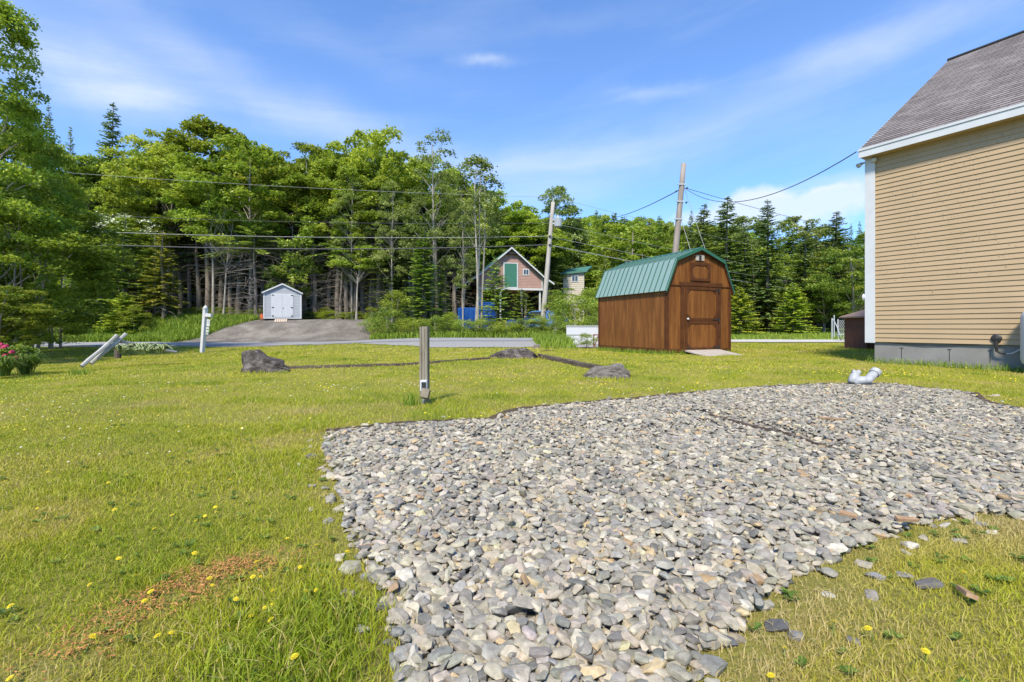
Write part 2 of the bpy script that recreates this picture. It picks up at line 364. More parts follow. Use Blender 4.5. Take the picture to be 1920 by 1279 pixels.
M['tyre'] = surf('tyre_rubber', (.02, .02, .02), None, 3, .8)
M['orange'] = surf('orange_plastic', (.6, .14, .05), None, 3, .5)
M['redrust'] = surf('rusty_red_metal', (.14, .03, .02), (.24, .06, .04), 8, .7)
M['brownshed'] = surf('dark_brown_boards', (.09, .035, .028), (.15, .06, .045), 5, .7, stretch=(4, 4, .5))
M['tanroof'] = surf('tan_shingles', (.22, .15, .12), (.3, .21, .165), 12, .9)
M['pallet'] = surf('new_pallet_wood', (.55, .42, .32), (.66, .53, .42), 5, .8)
def siding_extra(t, vec, col, tcn):
    # wasp-nest specks and dirt on the upper courses, faint green stain low at the right
    v = nnode(t, 'ShaderNodeTexVoronoi', inp={'Vector': vec, 'Scale': 22.0, 'Randomness': 1.0})
    n = nnode(t, 'ShaderNodeTexNoise', inp={'Vector': vec, 'Scale': 1.6, 'Detail': 3.0})
    sepc = nnode(t, 'ShaderNodeSeparateColor', inp={0: v.outputs['Color']})
    spot = mth(t, 'MULTIPLY', mth(t, 'LESS_THAN', v.outputs['Distance'], mth(t, 'MULTIPLY', sepc.outputs[0], .30)), mth(t, 'GREATER_THAN', n.outputs[0], .47))
    s = nnode(t, 'ShaderNodeSeparateXYZ', inp={0: tcn.outputs['Object']})
    band = mth(t, 'MULTIPLY', mth(t, 'GREATER_THAN', s.outputs[2], 1.8), mth(t, 'GREATER_THAN', sepc.outputs[1], .45))
    col = mixc(t, mth(t, 'MULTIPLY', mth(t, 'MULTIPLY', spot, band), .5), col, (.09, .065, .04))
    mp = nnode(t, 'ShaderNodeMapping', inp={'Vector': tcn.outputs['Object']}); mp.inputs['Scale'].default_value = (5, 5, .5)
    d = nnode(t, 'ShaderNodeTexNoise', inp={'Vector': mp.outputs[0], 'Scale': 1.2, 'Detail': 5.0, 'Roughness': .6})
    return mixc(t, mth(t, 'MULTIPLY', mth(t, 'SUBTRACT', d.outputs[0], .5, clamp=True), 1.1, clamp=True), col, (.33, .25, .12))
M['siding'] = surf('tan_vinyl_siding', (.375, .272, .158), (.415, .302, .178), 1.2, .55, .08, 90, extra=siding_extra)
def shingle():
    m, t, out = newmat('asphalt_shingles')
    tcn = t.nodes.new('ShaderNodeTexCoord')
    uvn = t.nodes.new('ShaderNodeUVMap')
    br = nnode(t, 'ShaderNodeTexBrick', inp={'Vector': tcn.outputs['UV'], 'Scale': 1.0, 'Mortar Size': .006, 'Brick Width': .3, 'Row Height': .14, 'Bias': 0.0})
    br.inputs['Color1'].default_value = (.15, .134, .125, 1); br.inputs['Color2'].default_value = (.235, .212, .198, 1); br.inputs['Mortar'].default_value = (.05, .042, .04, 1)
    n = nnode(t, 'ShaderNodeTexNoise', inp={'Vector': tcn.outputs['UV'], 'Scale': 1.3, 'Detail': 6.0, 'Roughness': .65})
    col = mixc(t, 1.0, br.outputs[0], ramp(t, n.outputs[0], [(.3, (.75, .72, .72)), (.7, (1.3, 1.26, 1.26))]), 'MULTIPLY')
    n2 = nnode(t, 'ShaderNodeTexNoise', inp={'Vector': tcn.outputs['UV'], 'Scale': 90.0, 'Detail': 3.0})
    b = nnode(t, 'ShaderNodeBump', inp={'Height': n2.outputs[0], 'Strength': .5, 'Distance': .004})
    p = nnode(t, 'ShaderNodeBsdfPrincipled', inp={'Base Color': col, 'Roughness': .95, 'Normal': b.outputs[0]})
    t.links.new(p.outputs[0], out.inputs[0]); return m
M['shingle'] = shingle()

# ------------------------------------------------------------------ ground sheets
def lines(segs):
    out = []
    for a, b, s in segs: out += list(np.arange(a, b, s))
    out.append(segs[-1][1]); return np.array(out)
def sheet(name, xs, ys, mat, off=0.0, kind='structure', zf=h, mask=None):
    X, Y = np.meshgrid(xs, ys); Z = zf(X, Y)+off
    V = np.stack([X.ravel(), Y.ravel(), Z.ravel()], 1); nx = len(xs); ny = len(ys)
    i, j = np.meshgrid(np.arange(nx-1), np.arange(ny-1)); a = (j*nx+i).ravel()
    Fq = np.stack([a, a+1, a+nx+1, a+nx], 1)
    if mask is not None:
        cx = (X[:-1, :-1]+X[1:, 1:]).ravel()/2; cy = (Y[:-1, :-1]+Y[1:, 1:]).ravel()/2
        Fq = Fq[mask(cx, cy)]
        used = np.unique(Fq); mp = -np.ones(len(V), int); mp[used] = np.arange(len(used)); V = V[used]; Fq = mp[Fq]
    o = mesh_np(name, V, Fq, mat, smooth=True); o['kind'] = kind; return o
xs = lines([(-600, -100, 50), (-100, -40, 5), (-40, -12, .8), (-12, 12, .4), (12, 40, .8), (40, 100, 5), (100, 600, 50)])
ys = lines([(-60, -4, 4), (-4, 16, .4), (16, 42, .35), (42, 70, 1.5), (70, 200, 8), (200, 900, 60)])
sheet('ground', xs, ys, M['lawn'])
def strip(name, f0, f1, x0, x1, nx, nyy, mat, off):
    X = np.linspace(x0, x1, nx); V = []; 
    for j in range(nyy+1):
        y = f0(X)+(f1(X)-f0(X))*j/nyy; V.append(np.stack([X, y, h(X, y)+off], 1))
    V = np.concatenate(V); i, j = np.meshgrid(np.arange(nx-1), np.arange(nyy)); a = (j*nx+i).ravel()
    o = mesh_np(name, V, np.stack([a, a+1, a+nx+1, a+nx], 1), mat, smooth=True); o['kind'] = 'structure'; return o
strip('road', ROAD_N, ROAD_F, -60, 4.2, 200, 16, M['asphalt'], .035)
def sh_near(x): return 22.6-0.02*x - (0.6+3.9*ss((x+9)/6.5))+ .5*(vnoise(x, x*0+3, .8)-.5)
strip('road_shoulder', sh_near, lambda x: ROAD_N(x)+.15, -60, 3.4+.9, 300, 14, M['shoulder'], .018)
# gravel pull-off in front of the grey shed
def m_l(y): return gx(300, 29)-(y-28)*-.55 + .4*vnoise(y, y*0, .7)
def m_r(y): return gx(722, 29)-(y-28)*.42 - .4*vnoise(y, y*0+5, .7)
YS = np.linspace(27.9, 35.2, 40); V = []; nx = 70
for y in YS:
    X = np.linspace(m_l(np.array(y)), m_r(np.array(y)), nx); V.append(np.stack([X, X*0+y, h(X, X*0+y)+.03+.05*(vnoise(X, X*0+y, .9)-.3)], 1))
V = np.concatenate(V); i, j = np.meshgrid(np.arange(nx-1), np.arange(len(YS)-1)); a = (j*nx+i).ravel()
mesh_np('gravel_driveway', V, np.stack([a, a+1, a+nx+1, a+nx], 1), M['mound'], smooth=True)['kind'] = 'structure'
strip('forest_floor', lambda x: 35.3+0*x+.8*vnoise(x, x*0+2, 1.5), lambda x: 62+0*x, -80, -4, 160, 40, M['forest'], .03)
strip('side_driveway', lambda x: 24.9-.05*(x-14)+.15*vnoise(x, x*0, .7), lambda x: 29.6-.03*(x-14)+.15*vnoise(x, x*0+7, .7), 8.5, 34, 80, 6, M['drive'], .03)
# dry strip of thin grass beside that drive
strip('forest_floor', lambda x: 56+0*x+1.5*vnoise(x, x*0+2, 2.5), lambda x: 100+0*x, 9, 90, 80, 30, M['forest'], .04)

# ------------------------------------------------------------------ gravel bed
PX = [(612,812),(700,803),(850,793),(925,790),(965,772),(1100,757),(1200,749),(1300,739),(1430,728),(1560,722),(1660,722),(1740,731),(1822,739),(1838,755),(1930,772),
      (2080,800),(2200,1010),(1930,978),(1845,962),(1760,978),(1690,1000),(1600,1030),(1520,1075),(1440,1120),(1405,1180),(1335,1235),(1280,1300),(1180,1500),(770,1500),(742,1270),(730,1160),(695,1085),(655,1010),(640,940),(622,880),(603,845)]
POLY = np.array([(gx(u, H*F/(v-HZ)), H*F/(v-HZ)) for u, v in PX])
def inpoly(x, y, P=POLY):
    c = np.zeros(x.shape, bool); n = len(P)
    for i in range(n):
        x0, y0 = P[i]; x1, y1 = P[(i+1) % n]
        k = ((y0 > y) != (y1 > y)) & (x < (x1-x0)*(y-y0)/(y1-y0+1e-12)+x0); c ^= k
    return c
def dpoly(x, y, P=POLY, closed=True):
    d = np.full(x.shape, 1e9); n = len(P)
    for i in range(n if closed else n-1):
        a = P[i]; b = P[(i+1) % n]; ab = b-a; L2 = (ab**2).sum()+1e-12
        t = np.clip(((x-a[0])*ab[0]+(y-a[1])*ab[1])/L2, 0, 1)
        d = np.minimum(d, np.hypot(x-a[0]-t*ab[0], y-a[1]-t*ab[1]))
    return d
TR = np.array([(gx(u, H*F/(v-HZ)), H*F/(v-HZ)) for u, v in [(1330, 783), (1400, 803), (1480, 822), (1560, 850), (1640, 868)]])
TL = np.array([(gx(u, H*F/(v-HZ)), H*F/(v-HZ)) for u, v in [(640, 828), (690, 862), (712, 900)]])
def gh(x, y):
    d = dpoly(x, y)
    z = .018*ss(d/.35)+.028*(vnoise(x, y, .5)-.5)+.03*(vnoise(x+5, y+3, 1.3)-.5)
    dt = dpoly(x, y, TR, False); z = z-.15*np.exp(-(dt/.10)**2)+.035*np.exp(-((dt-.17)/.1)**2)
    return np.maximum(z, .006)
xs = np.arange(-4, 9, .05); ys = np.arange(.3, 8.0, .05)
pm = lambda x, y: inpoly(x, y) & (dpoly(x, y) > .02)
sheet('gravel_bed_soil', xs, ys, M['fines'], off=-.012, zf=lambda X, Y: h(X, Y)+gh(X, Y)+.012, mask=pm)

def edge_ribbon(name, pts, off, wid, z0, mat, label=None, seed=0):
    P = np.array(pts); Q = []
    for a, b in zip(P[:-1], P[1:]):
        for t in np.linspace(0, 1, 14)[:-1]: Q.append(a*(1-t)+b*t)
    Q = np.array(Q+[P[-1]]); T = np.gradient(Q, axis=0); T /= np.linalg.norm(T, axis=1)[:, None]; Nn = np.stack([-T[:, 1], T[:, 0]], 1)
    ro = np.random.default_rng(seed); w_ = wid*(.5+1.0*vnoise(Q[:, 0]*3, Q[:, 1]*3, .5)); c = Q+Nn*off+Nn*ro.normal(0, .006, (len(Q), 1)); V = []
    for k, (sd, zz) in enumerate(((-.5, -.03), (-.35, z0), (.35, z0), (.5, -.03))):
        p = c+Nn*(sd*w_)[:, None]; V.append(np.stack([p[:, 0], p[:, 1], h(p[:, 0], p[:, 1])+zz+ro.normal(0, .004, len(Q))*(zz > 0)], 1))
    m = len(Q); V = np.concatenate(V); i, j = np.meshgrid(np.arange(m-1), np.arange(3)); a = (j*m+i).ravel()
    return mesh_np(name, V, np.stack([a, a+1, a+m+1, a+m], 1), mat)
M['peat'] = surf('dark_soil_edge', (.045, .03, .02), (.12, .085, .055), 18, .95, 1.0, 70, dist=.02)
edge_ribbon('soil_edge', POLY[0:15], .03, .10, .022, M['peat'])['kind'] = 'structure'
o = edge_ribbon('drop_shade_strip', TR, 0, .045, .036, M['timber_dark'], seed=2); tag(o, 'added dark strip for the shaded drop crossing the right half of the gravel bed', 'shade strip')  # dark strip added along the drop; its shade is put into the colour
def stone_templates(n, npts, bev, seed):
    r = np.random.default_rng(seed); T = []
    for k in range(n):
        bm = bmesh.new(); p = r.normal(size=(npts, 3)); p /= np.linalg.norm(p, axis=1)[:, None]
        p = np.sign(p)*np.abs(p)**.8
        ax = np.array([1.08, r.uniform(.55, .9), r.uniform(.28, .52)])*.5
        for q in p*ax: bm.verts.new(q)
        bmesh.ops.convex_hull(bm, input=bm.verts[:])
        for v in [v for v in bm.verts if not v.link_faces]: bm.verts.remove(v)
        if bev: bmesh.ops.bevel(bm, geom=bm.edges[:], offset=bev, segments=1, affect='EDGES', profile=.5, clamp_overlap=True)
        bmesh.ops.triangulate(bm, faces=bm.faces[:])
        bm.verts.index_update()
        V = np.array([v.co[:] for v in bm.verts]); Fc = np.array([[v.index for v in f.verts] for f in bm.faces]); bm.free(); T.append((V, Fc))
    return T
def rotmats(yaw, tilt, tdir):
    cy, sy = np.cos(yaw), np.sin(yaw); R1 = np.zeros((len(yaw), 3, 3)); R1[:, 0, 0] = cy; R1[:, 0, 1] = -sy; R1[:, 1, 0] = sy; R1[:, 1, 1] = cy; R1[:, 2, 2] = 1
    ax = np.stack([np.cos(tdir), np.sin(tdir), 0*tdir], 1); c, s = np.cos(tilt), np.sin(tilt)
    K = np.zeros((len(yaw), 3, 3)); K[:, 0, 1] = -ax[:, 2]; K[:, 0, 2] = ax[:, 1]; K[:, 1, 0] = ax[:, 2]; K[:, 1, 2] = -ax[:, 0]; K[:, 2, 0] = -ax[:, 1]; K[:, 2, 1] = ax[:, 0]
    R2 = np.eye(3)+s[:, None, None]*K+(1-c)[:, None, None]*(K@K)
    return R2@R1
def scatter(T, pos, size, R, cols):
    VV = []; FF = []; CC = []; n0 = 0; ids = rng.integers(0, len(T), len(pos))
    for k, (V, Fc) in enumerate(T):
        sel = np.where(ids == k)[0]
        if not len(sel): continue
        P = np.einsum('nij,vj->nvi', R[sel], V)*size[sel, None, None]+pos[sel, None, :]
        m, nv = P.shape[:2]
        FF.append((Fc[None]+(np.arange(m)*nv)[:, None, None]+n0).reshape(-1, 3)); VV.append(P.reshape(-1, 3)); n0 += m*nv
        CC.append(np.repeat(cols[sel], nv, axis=0))
    return np.concatenate(VV), np.concatenate(FF), np.concatenate(CC)
PAL = np.array([(.30, .295, .28), (.25, .25, .25), (.36, .345, .32), (.21, .215, .225), (.42, .40, .365), (.33, .315, .28), (.165, .17, .18), (.28, .285, .30), (.44, .37, .26), (.52, .50, .47), (.36, .27, .18), (.24, .225, .20)])
PW = np.array([.17, .14, .14, .12, .09, .10, .06, .08, .035, .03, .015, .02]); PW /= PW.sum()
def stone_cols(n):
    c = PAL[rng.choice(len(PAL), n, p=PW)]*rng.lognormal(0, .13, (n, 1)); c = c*(1+rng.normal(0, .02, (n, 3)))
    return np.concatenate([np.clip(c, .02, .46)*np.array([1.09, 1.03, .865]), np.ones((n, 1))], 1)
Tn = stone_templates(26, 17, .075, 3); Tf = stone_templates(14, 12, 0, 5)
def grid_pts(sp, y0, y1, x0, x1, jit=.55):
    X, Y = np.meshgrid(np.arange(x0, x1, sp), np.arange(y0, y1, sp)); X = X+((np.arange(X.shape[0]) % 2)*sp/2)[:, None]
    return (X+rng.uniform(-jit, jit, X.shape)*sp).ravel(), (Y+rng.uniform(-jit, jit, X.shape)*sp).ravel()
allV = []; allF = []; allC = []; nb = 0
for (y0, y1, T, layers) in ((.7, 3.3, Tn, 3), (3.3, 8, Tf, 2)):
    for ly in range(layers):
        X, Y = grid_pts(.033, y0, y1, -4, 8.6)
        k = inpoly(X, Y) & (np.abs(X) < 1.32*Y+.5) ; X, Y = X[k], Y[k]
        d = dpoly(X, Y); dtr = dpoly(X, Y, TR, False)
        thin = (rng.random(len(X)) < np.clip(.62+d/.2, 0, 1)) & (rng.random(len(X)) < .25+dtr/.06); X, Y, d = X[thin], Y[thin], d[thin]
        n = len(X); sz = np.clip(rng.lognormal(math.log(.045), .22, n), .02, .085)
        Z = h(X, Y)+gh(X, Y)+rng.normal(0, .006, n)+ly*.009+sz*.05
        tilt = np.abs(rng.normal(0, .36, n)); R = rotmats(rng.uniform(0, 6.28, n), tilt, rng.uniform(0, 6.28, n))
        V, Fc, C = scatter(T, np.stack([X, Y, Z], 1), sz, R, stone_cols(n))
        allV.append(V); allF.append(Fc+nb); allC.append(C); nb += len(V)
# loose stones spilling over the edge into the grass
X, Y = grid_pts(.05, .8, 7.6, -3.5, 8.5); d = dpoly(X, Y); k = (~inpoly(X, Y)) & (d < .3) & (rng.random(len(X)) < .34*np.exp(-d/.09)) & (np.abs(X) < 1.3*Y+.5)
X, Y = X[k], Y[k]; n = len(X); sz = np.clip(rng.lognormal(math.log(.05), .3, n), .025, .09)
V, Fc, C = scatter(Tn, np.stack([X, Y, h(X, Y)+sz*.12], 1), sz, rotmats(rng.uniform(0, 6.28, n), np.abs(rng.normal(0, .25, n)), rng.uniform(0, 6.28, n)), stone_cols(n))
allV.append(V); allF.append(Fc+nb); allC.append(C)
o = mesh_np('gravel', np.concatenate(allV), np.concatenate(allF), M['stone'], color=np.concatenate(allC), smooth=False)
tag(o, 'bed of loose grey river stones spread in front of the lawn', 'gravel', kind='stuff')
for a in (allV, allF, allC): a.clear()
# single stones lying in the grass that one can point to
def stone(u, v, wpx, label, dark=1.0, sq=.45, col=(.27, .27, .275)):
    Y = H*F/(v-HZ); s = wpx/F*Y; V, Fc = Tn[random.randrange(len(Tn))]; x = gx(u, Y)
    V = V.copy()*s; c = np.tile(np.array([*col, 1.0]), (len(V), 1))
    o = mesh_np('stone', V, Fc, M['stone'], color=c); o.location = (x, Y, hs(x, Y)+s*.10); o.rotation_euler = (random.uniform(-.2, .2), random.uniform(-.2, .2), random.uniform(-.5, .5))
    tag(o, label, 'stone', 'loose stones in the grass beside the gravel bed')
stone(697, 1088, 48, 'grey oval stone in the grass at the left edge of the gravel, largest there')
stone(757, 1226, 40, 'white stone at the bottom left corner of the gravel bed', col=(.68, .68, .66))
stone(778, 1248, 42, 'pale blue grey stone beside the white stone at the bottom of the gravel', col=(.45, .47, .5))
stone(1455, 1180, 46, 'dark slate standing on edge in the grass right of the gravel', col=(.1, .1, .1))
stone(1355, 1210, 52, 'dark long stone at the lower right tip of the gravel', col=(.13, .13, .14))
stone(1600, 1204, 30, 'small dark grey stone alone in the right foreground grass', col=(.16, .16, .17))
stone(1490, 1196, 34, 'small grey stone sunk in the grass beside the slate on edge', col=(.2, .2, .2))
stone(1553, 1118, 22, 'small pale grey stone in dry grass right of the gravel', col=(.42, .42, .4))
stone(1740, 1100, 66, 'flat grey slate slab in the grass at the right', col=(.13, .125, .12)); bpy.data.objects['stone.008'].scale = (1, .7, .55)
stone(1695, 1082, 30, 'small slate chip above the flat slate slab in the right grass', col=(.25, .24, .24))
stone(1640, 1085, 34, 'grey stone in dry grass left of the flat slate slab', col=(.27, .27, .27))

# ------------------------------------------------------------------ lawn grass
def frus(n, y0, y1):
    y = np.sqrt(rng.uniform(y0*y0, y1*y1, n)); x = rng.uniform(-1.2, 1.2, n)*y; return x, y
SHED_O = np.array([4.40, 13.44]); PHI = math.radians(23)
def shed_mask(x, y):
    dx = x-SHED_O[0]; dy = y-SHED_O[1]; a = dx*math.cos(PHI)+dy*math.sin(PHI); b = -dx*math.sin(PHI)+dy*math.cos(PHI)
    return (a > 0) & (a < 2.45) & (b > 0) & (b < 3.5)
HC = np.array([8.2, 10.77]); HD = np.array([.508, -.861]); HO = np.array([-.861, -.508])
def house_mask(x, y):
    dx = x-HC[0]; dy = y-HC[1]; a = dx*HD[0]+dy*HD[1]; b = dx*HO[0]+dy*HO[1]; return (a > -.0) & (b < -.07)
CH = np.array([(gx(u, H*F/(v-HZ)), H*F/(v-HZ)) for u, v in [(60, 1262), (130, 1222), (190, 1188), (260, 1140), (345, 1105), (420, 1068), (520, 1040)]])
def blades(x, y, hh, ww, seg, tint, lean=.55):
    n = len(x); z = h(x, y); a = rng.uniform(0, 6.28, n); la = rng.uniform(0, 6.28, n); le = np.abs(rng.normal(0, lean, n))*hh
    b = np.stack([np.cos(a), np.sin(a), 0*a], 1)*ww[:, None]*.5; l = np.stack([np.cos(la), np.sin(la), 0*a], 1)*le[:, None]
    base = np.stack([x, y, z-.004], 1); up = np.array([0, 0, 1.0])
    if seg == 1:
        V = np.stack([base-b, base+b, base+l+up*hh[:, None]], 1).reshape(-1, 3); Fc = np.arange(3*n).reshape(-1, 3); k = 3
    else:
        mid = base+l*.3+up*(hh*.6)[:, None]
        V = np.stack([base-b, base+b, mid-b*.8, mid+b*.8, base+l+up*(hh*.95)[:, None]], 1).reshape(-1, 3)
        i = np.arange(n)[:, None]*5; Fc = np.concatenate([i+np.array([0, 1, 3]), i+np.array([0, 3, 2]), i+np.array([2, 3, 4])], 0); k = 5
    return V, Fc, np.repeat(tint, k)
GV = []; GF = []; GT = []; nb = 0
for (y0, y1, dens, w0, h0, seg) in ((.85, 2.2, 26000, .0026, .03, 2), (.85, 2.2, 26000, .0028, .012, 1), (2.2, 4, 13000, .0036, .028, 2), (2.2, 4, 9000, .005, .012, 1), (4, 8, 5000, .0064, .028, 1), (8, 15, 1500, .012, .033, 1), (15, 23.5, 300, .026, .05, 1)):
    area = 1.2*(y1*y1-y0*y0); x, y = frus(int(dens*area), y0, y1)
    d = dpoly(x, y) if y0 < 8 else np.full(x.shape, 9.0); ins = inpoly(x, y) if y0 < 8 else np.zeros(x.shape, bool)
    keep = (~ins) | (rng.random(len(x)) < .5*np.exp(-d/.05))
    edge = np.clip(d/.12, .35, 1); keep &= rng.random(len(x)) < np.where(ins, 1, edge)
    keep &= ~shed_mask(x, y) & ~house_mask(x, y)
    if y1 > 14: keep &= (y < sh_near(x)-.05) | (x > 4.4)
    dc = dpoly(x, y, CH, False) if y0 < 4 else np.full(x.shape, 9.0)
    keep &= rng.random(len(x)) < np.clip((dc-.01)/.1, .45, 1)
    pn = vnoise(x*1.0, y, .35); keep &= rng.random(len(x)) < .55+.6*pn
    x, y, d, dc = x[keep], y[keep], d[keep], dc[keep]; n = len(x)
    tuft = ss((vnoise(x+3, y+7, .45)-.55)/.3)
    near_tall = ss((1.9-y)/.8)*ss((-.12-x)/.35)*ss((x+.95)/.4)          # lusher strip at the lower left beside the gravel
    hh = h0*rng.uniform(.35, 1.15, n)*(1+.9*tuft+1.1*near_tall); ww = w0*rng.uniform(.6, 1.3, n)*(1+.4*near_tall)
    bp = ss((vnoise(x*1.3+20, y, .38)-.6)/.2)*.45+ss((vnoise(x+40, y*1.4, 1.3)-.6)/.25)*.4
    dry = 1.2*ss((.75-d)/.75)*ss((x+.2)/.6)*(y < 4)+.6*ss((.2-d)/.2)+.6*ss((.25-dc)/.25)+bp
    t = np.clip(rng.random(n)*.75+.2-.45*tuft-.7*near_tall+.75*dry, 0, 1.6)
    straw = rng.random(n) < (.10 if h0 > .02 else .35); t = np.where(straw, 1.5, t)
    # lawn just beneath the house and shed is greener
    V, Fc, T_ = blades(x, y, hh, ww, seg, t, lean=.85); GV.append(V); GF.append(Fc+nb); GT.append(T_); nb += len(V)
o = mesh_np('lawn_grass', np.concatenate(GV), np.concatenate(GF), M['grass'], attr=np.concatenate(GT))
tag(o, 'short mown yellow green lawn grass', 'grass', kind='stuff'); GV.clear(); GF.clear(); GT.clear()

def tallgrass(label, x, y, hh, ww, mat=None, name='tall_grass'):
    V, Fc, T_ = blades(x, y, hh, ww, 2, rng.random(len(x)), lean=.45)
    o = mesh_np(name, V, Fc, mat or M['tallgrass'], attr=T_); tag(o, label, 'grass', kind='stuff')
# verge across the road, left
n = 26000; x = rng.uniform(-33, gx(322, 29)+4, n); y = 28.6-.02*x*0+rng.random(n)**1.2*6.6+.3; k = x < m_l(y)+.15
tallgrass('tall bright green grass on the far verge left of the gravel driveway', x[k], y[k], rng.uniform(.22, .58, k.sum()), rng.uniform(.03, .06, k.sum()))
n = 9000; x = rng.uniform(-8.6, 4.5, n); y = 28.3+rng.random(n)**1.4*3
tallgrass('tall weeds on the far verge in front of the roadside bushes', x, y, rng.uniform(.2, .55, n), rng.uniform(.03, .06, n))
n = 14000; x = rng.normal(gx(1040, 20), .8, n); y = rng.normal(20.6, 1.2, n); k = (x > gx(1005, 20)) & (x < gx(1066, 20))
tallgrass('rough grass clump at the end of the road beside the brown shed', x[k], y[k], rng.uniform(.12, .5, k.sum()), rng.uniform(.015, .035, k.sum()))
n = 26000; x = rng.uniform(9, 60, n); y = rng.uniform(29, 60, n)
tallgrass('green meadow grass in the clearing beyond the side driveway', x, y, rng.uniform(.12, .3, n), rng.uniform(.03, .07, n))
# longer blades along the walls
bx = []; by = []
for a, b in (((.0, 0), (0, 0)),) + tuple(((gx(u0, H*F/(v0-HZ)), H*F/(v0-HZ)), (gx(u1, H*F/(v1-HZ)), H*F/(v1-HZ))) for u0, v0, u1, v1 in ((374, 651, 386, 651), (790, 757, 800, 757), (150, 690, 180, 690)))+(((8.2, 10.77), (9.75, 8.1)), ((4.40, 13.44), (6.65, 14.4)), ((4.40, 13.44), (3.05, 16.6))):
    L9 = math.hypot(b[0]-a[0], b[1]-a[1]); n = int(min(900, 60+260*L9)) if a != (.0, 0) else 0; t = rng.random(n); bx.append(a[0]+(b[0]-a[0])*t+rng.normal(-.1, .05, n)); by.append(a[1]+(b[1]-a[1])*t+rng.normal(-.08, .05, n))
x = np.concatenate(bx); y = np.concatenate(by)
tallgrass('untrimmed grass growing along the foot of the walls', x, y, rng.uniform(.06, .2, len(x)), rng.uniform(.006, .012, len(x)), M['tallgrass'], 'untrimmed_grass')
bx = []; by = []
for u0, v0, u1 in ((440, 700, 538), (1100, 712, 1184), (920, 675, 1012), (560, 692, 735), (750, 688, 900), (1040, 678, 1120)):
    n = 150; t = rng.random(n); uu = u0+(u1-u0)*t; vv = v0+rng.uniform(-1, 1.5, n)+(18*(t-.1) if u0 == 1040 else 0)-(6*t if u0 in (560, 750) else 0); yy = H*F/(vv-HZ); bx.append((uu-CX)/F*yy); by.append(yy)
x = np.concatenate(bx); y = np.concatenate(by)
tallgrass('short grass tufts growing against the rocks and timbers', x, y, rng.uniform(.03, .085, len(x)), rng.uniform(.007, .012, len(x)), M['grass'], 'grass_tufts')
# broad-leaved weeds
def weeds():
    VV = []; TT = []; FF = []; nb = 0
    for _ in range(620):
        y = math.sqrt(random.uniform(1.0, 16)); x = random.uniform(-1.15, 1.15)*y
        if bool(inpoly(np.array([x]), np.array([y]))[0]): continue
        if random.random() > (1.0 if (y < 2.0) else .35): continue
        m = random.randint(4, 8)
        for k in range(m):
            a = random.uniform(0, 6.28); l = random.uniform(.012, .032); wd = l*.35; z = hs(x, y)+.008
            d = np.array([math.cos(a), math.sin(a), 0]); s = np.array([-d[1], d[0], 0]); p = np.array([x, y, z]); u = np.array([0, 0, 1])
            VV += [p, p+d*l*.5+s*wd+u*l*.35, p+d*l+u*l*.35, p+d*l*.5-s*wd+u*l*.35]; FF.append([nb, nb+1, nb+2, nb+3]); nb += 4; TT += [random.random()]*4
    o = mesh_np('lawn_weeds', np.array(VV), np.array(FF), M['lily'], attr=np.array(TT)); tag(o, 'low broad leaved weeds scattered through the lawn', 'weeds', kind='stuff')
weeds()
# ground chips
n = 4200; t = rng.random(n)*(len(CH)-1); i = t.astype(int); fr = t-i
cx0 = CH[i, 0]*(1-fr)+CH[i+1, 0]*fr; cx = CH[i, 0]*(1-fr)+CH[i+1, 0]*fr+rng.normal(0, .06, n)*(1+.4*fr)+.09*(vnoise(cx0, cx0*0+3, .11)-.5); cy = CH[i, 1]*(1-fr)+CH[i+1, 1]*fr+rng.normal(0, .03, n)
dens = np.interp(t, [0, 1.5, 2.5, 4, 6], [.10, .3, .5, 1.0, .9])*np.clip(2.0*vnoise(cx, cy, .035)-.3, 0, 1); k = rng.random(n) < dens; cx, cy = cx[k], cy[k]; n = len(cx)
R = rotmats(rng.uniform(0, 6.28, n), np.abs(rng.normal(0, .4, n)), rng.uniform(0, 6.28, n)); bxv = np.array([(-1,-.4,-.12),(1,-.3,-.12),(.9,.4,-.1),(-1,.35,-.1),(-1,-.4,.12),(1,-.3,.1),(.9,.4,.12),(-1,.35,.12)])*.5
sz = rng.uniform(.003, .0105, n); P = np.einsum('nij,vj->nvi', R, bxv)*sz[:, None, None]+np.stack([cx, cy, h(cx, cy)+.008+rng.random(n)*.012], 1)[:, None, :]
bf = np.array([(0,3,2,1),(4,5,6,7),(0,1,5,4),(1,2,6,5),(2,3,7,6),(3,0,4,7)])
o = mesh_np('wood_chips', P.reshape(-1, 3), (bf[None]+(np.arange(n)*8)[:, None, None]).reshape(-1, 4), M['chip']); tag(o, 'orange sawdust and wood chips strewn in the lawn', 'wood chips', kind='stuff')
for (u, v, L_, rz, lab) in ((1811, 1128, .07, 1.3, 'short split wood chip standing in the right foreground grass'), (1700, 1002, .10, .1, 'long orange wood splinter at the right edge of the gravel'), (1590, 993, .06, -.6, 'rust coloured bark sliver lying on the gravel edge'), (1560, 799, .25, .1, 'weathered brown board piece lying on the gravel')):
    Y = H*F/(v-HZ); x = gx(u, Y); o = MB().prism([(-L_/2, -.012), (L_/2, -.006), (L_/2*.9, .008), (-L_/2*.8, .014)], -.006, .006, 'z').build('wood_scrap', M['scrap'])
    o.location = (x, Y, hs(x, Y)+(.06 if v < 1100 else .03)); o.rotation_euler = (.25, .1, rz); tag(o, lab, 'wood scrap', 'wood scraps')

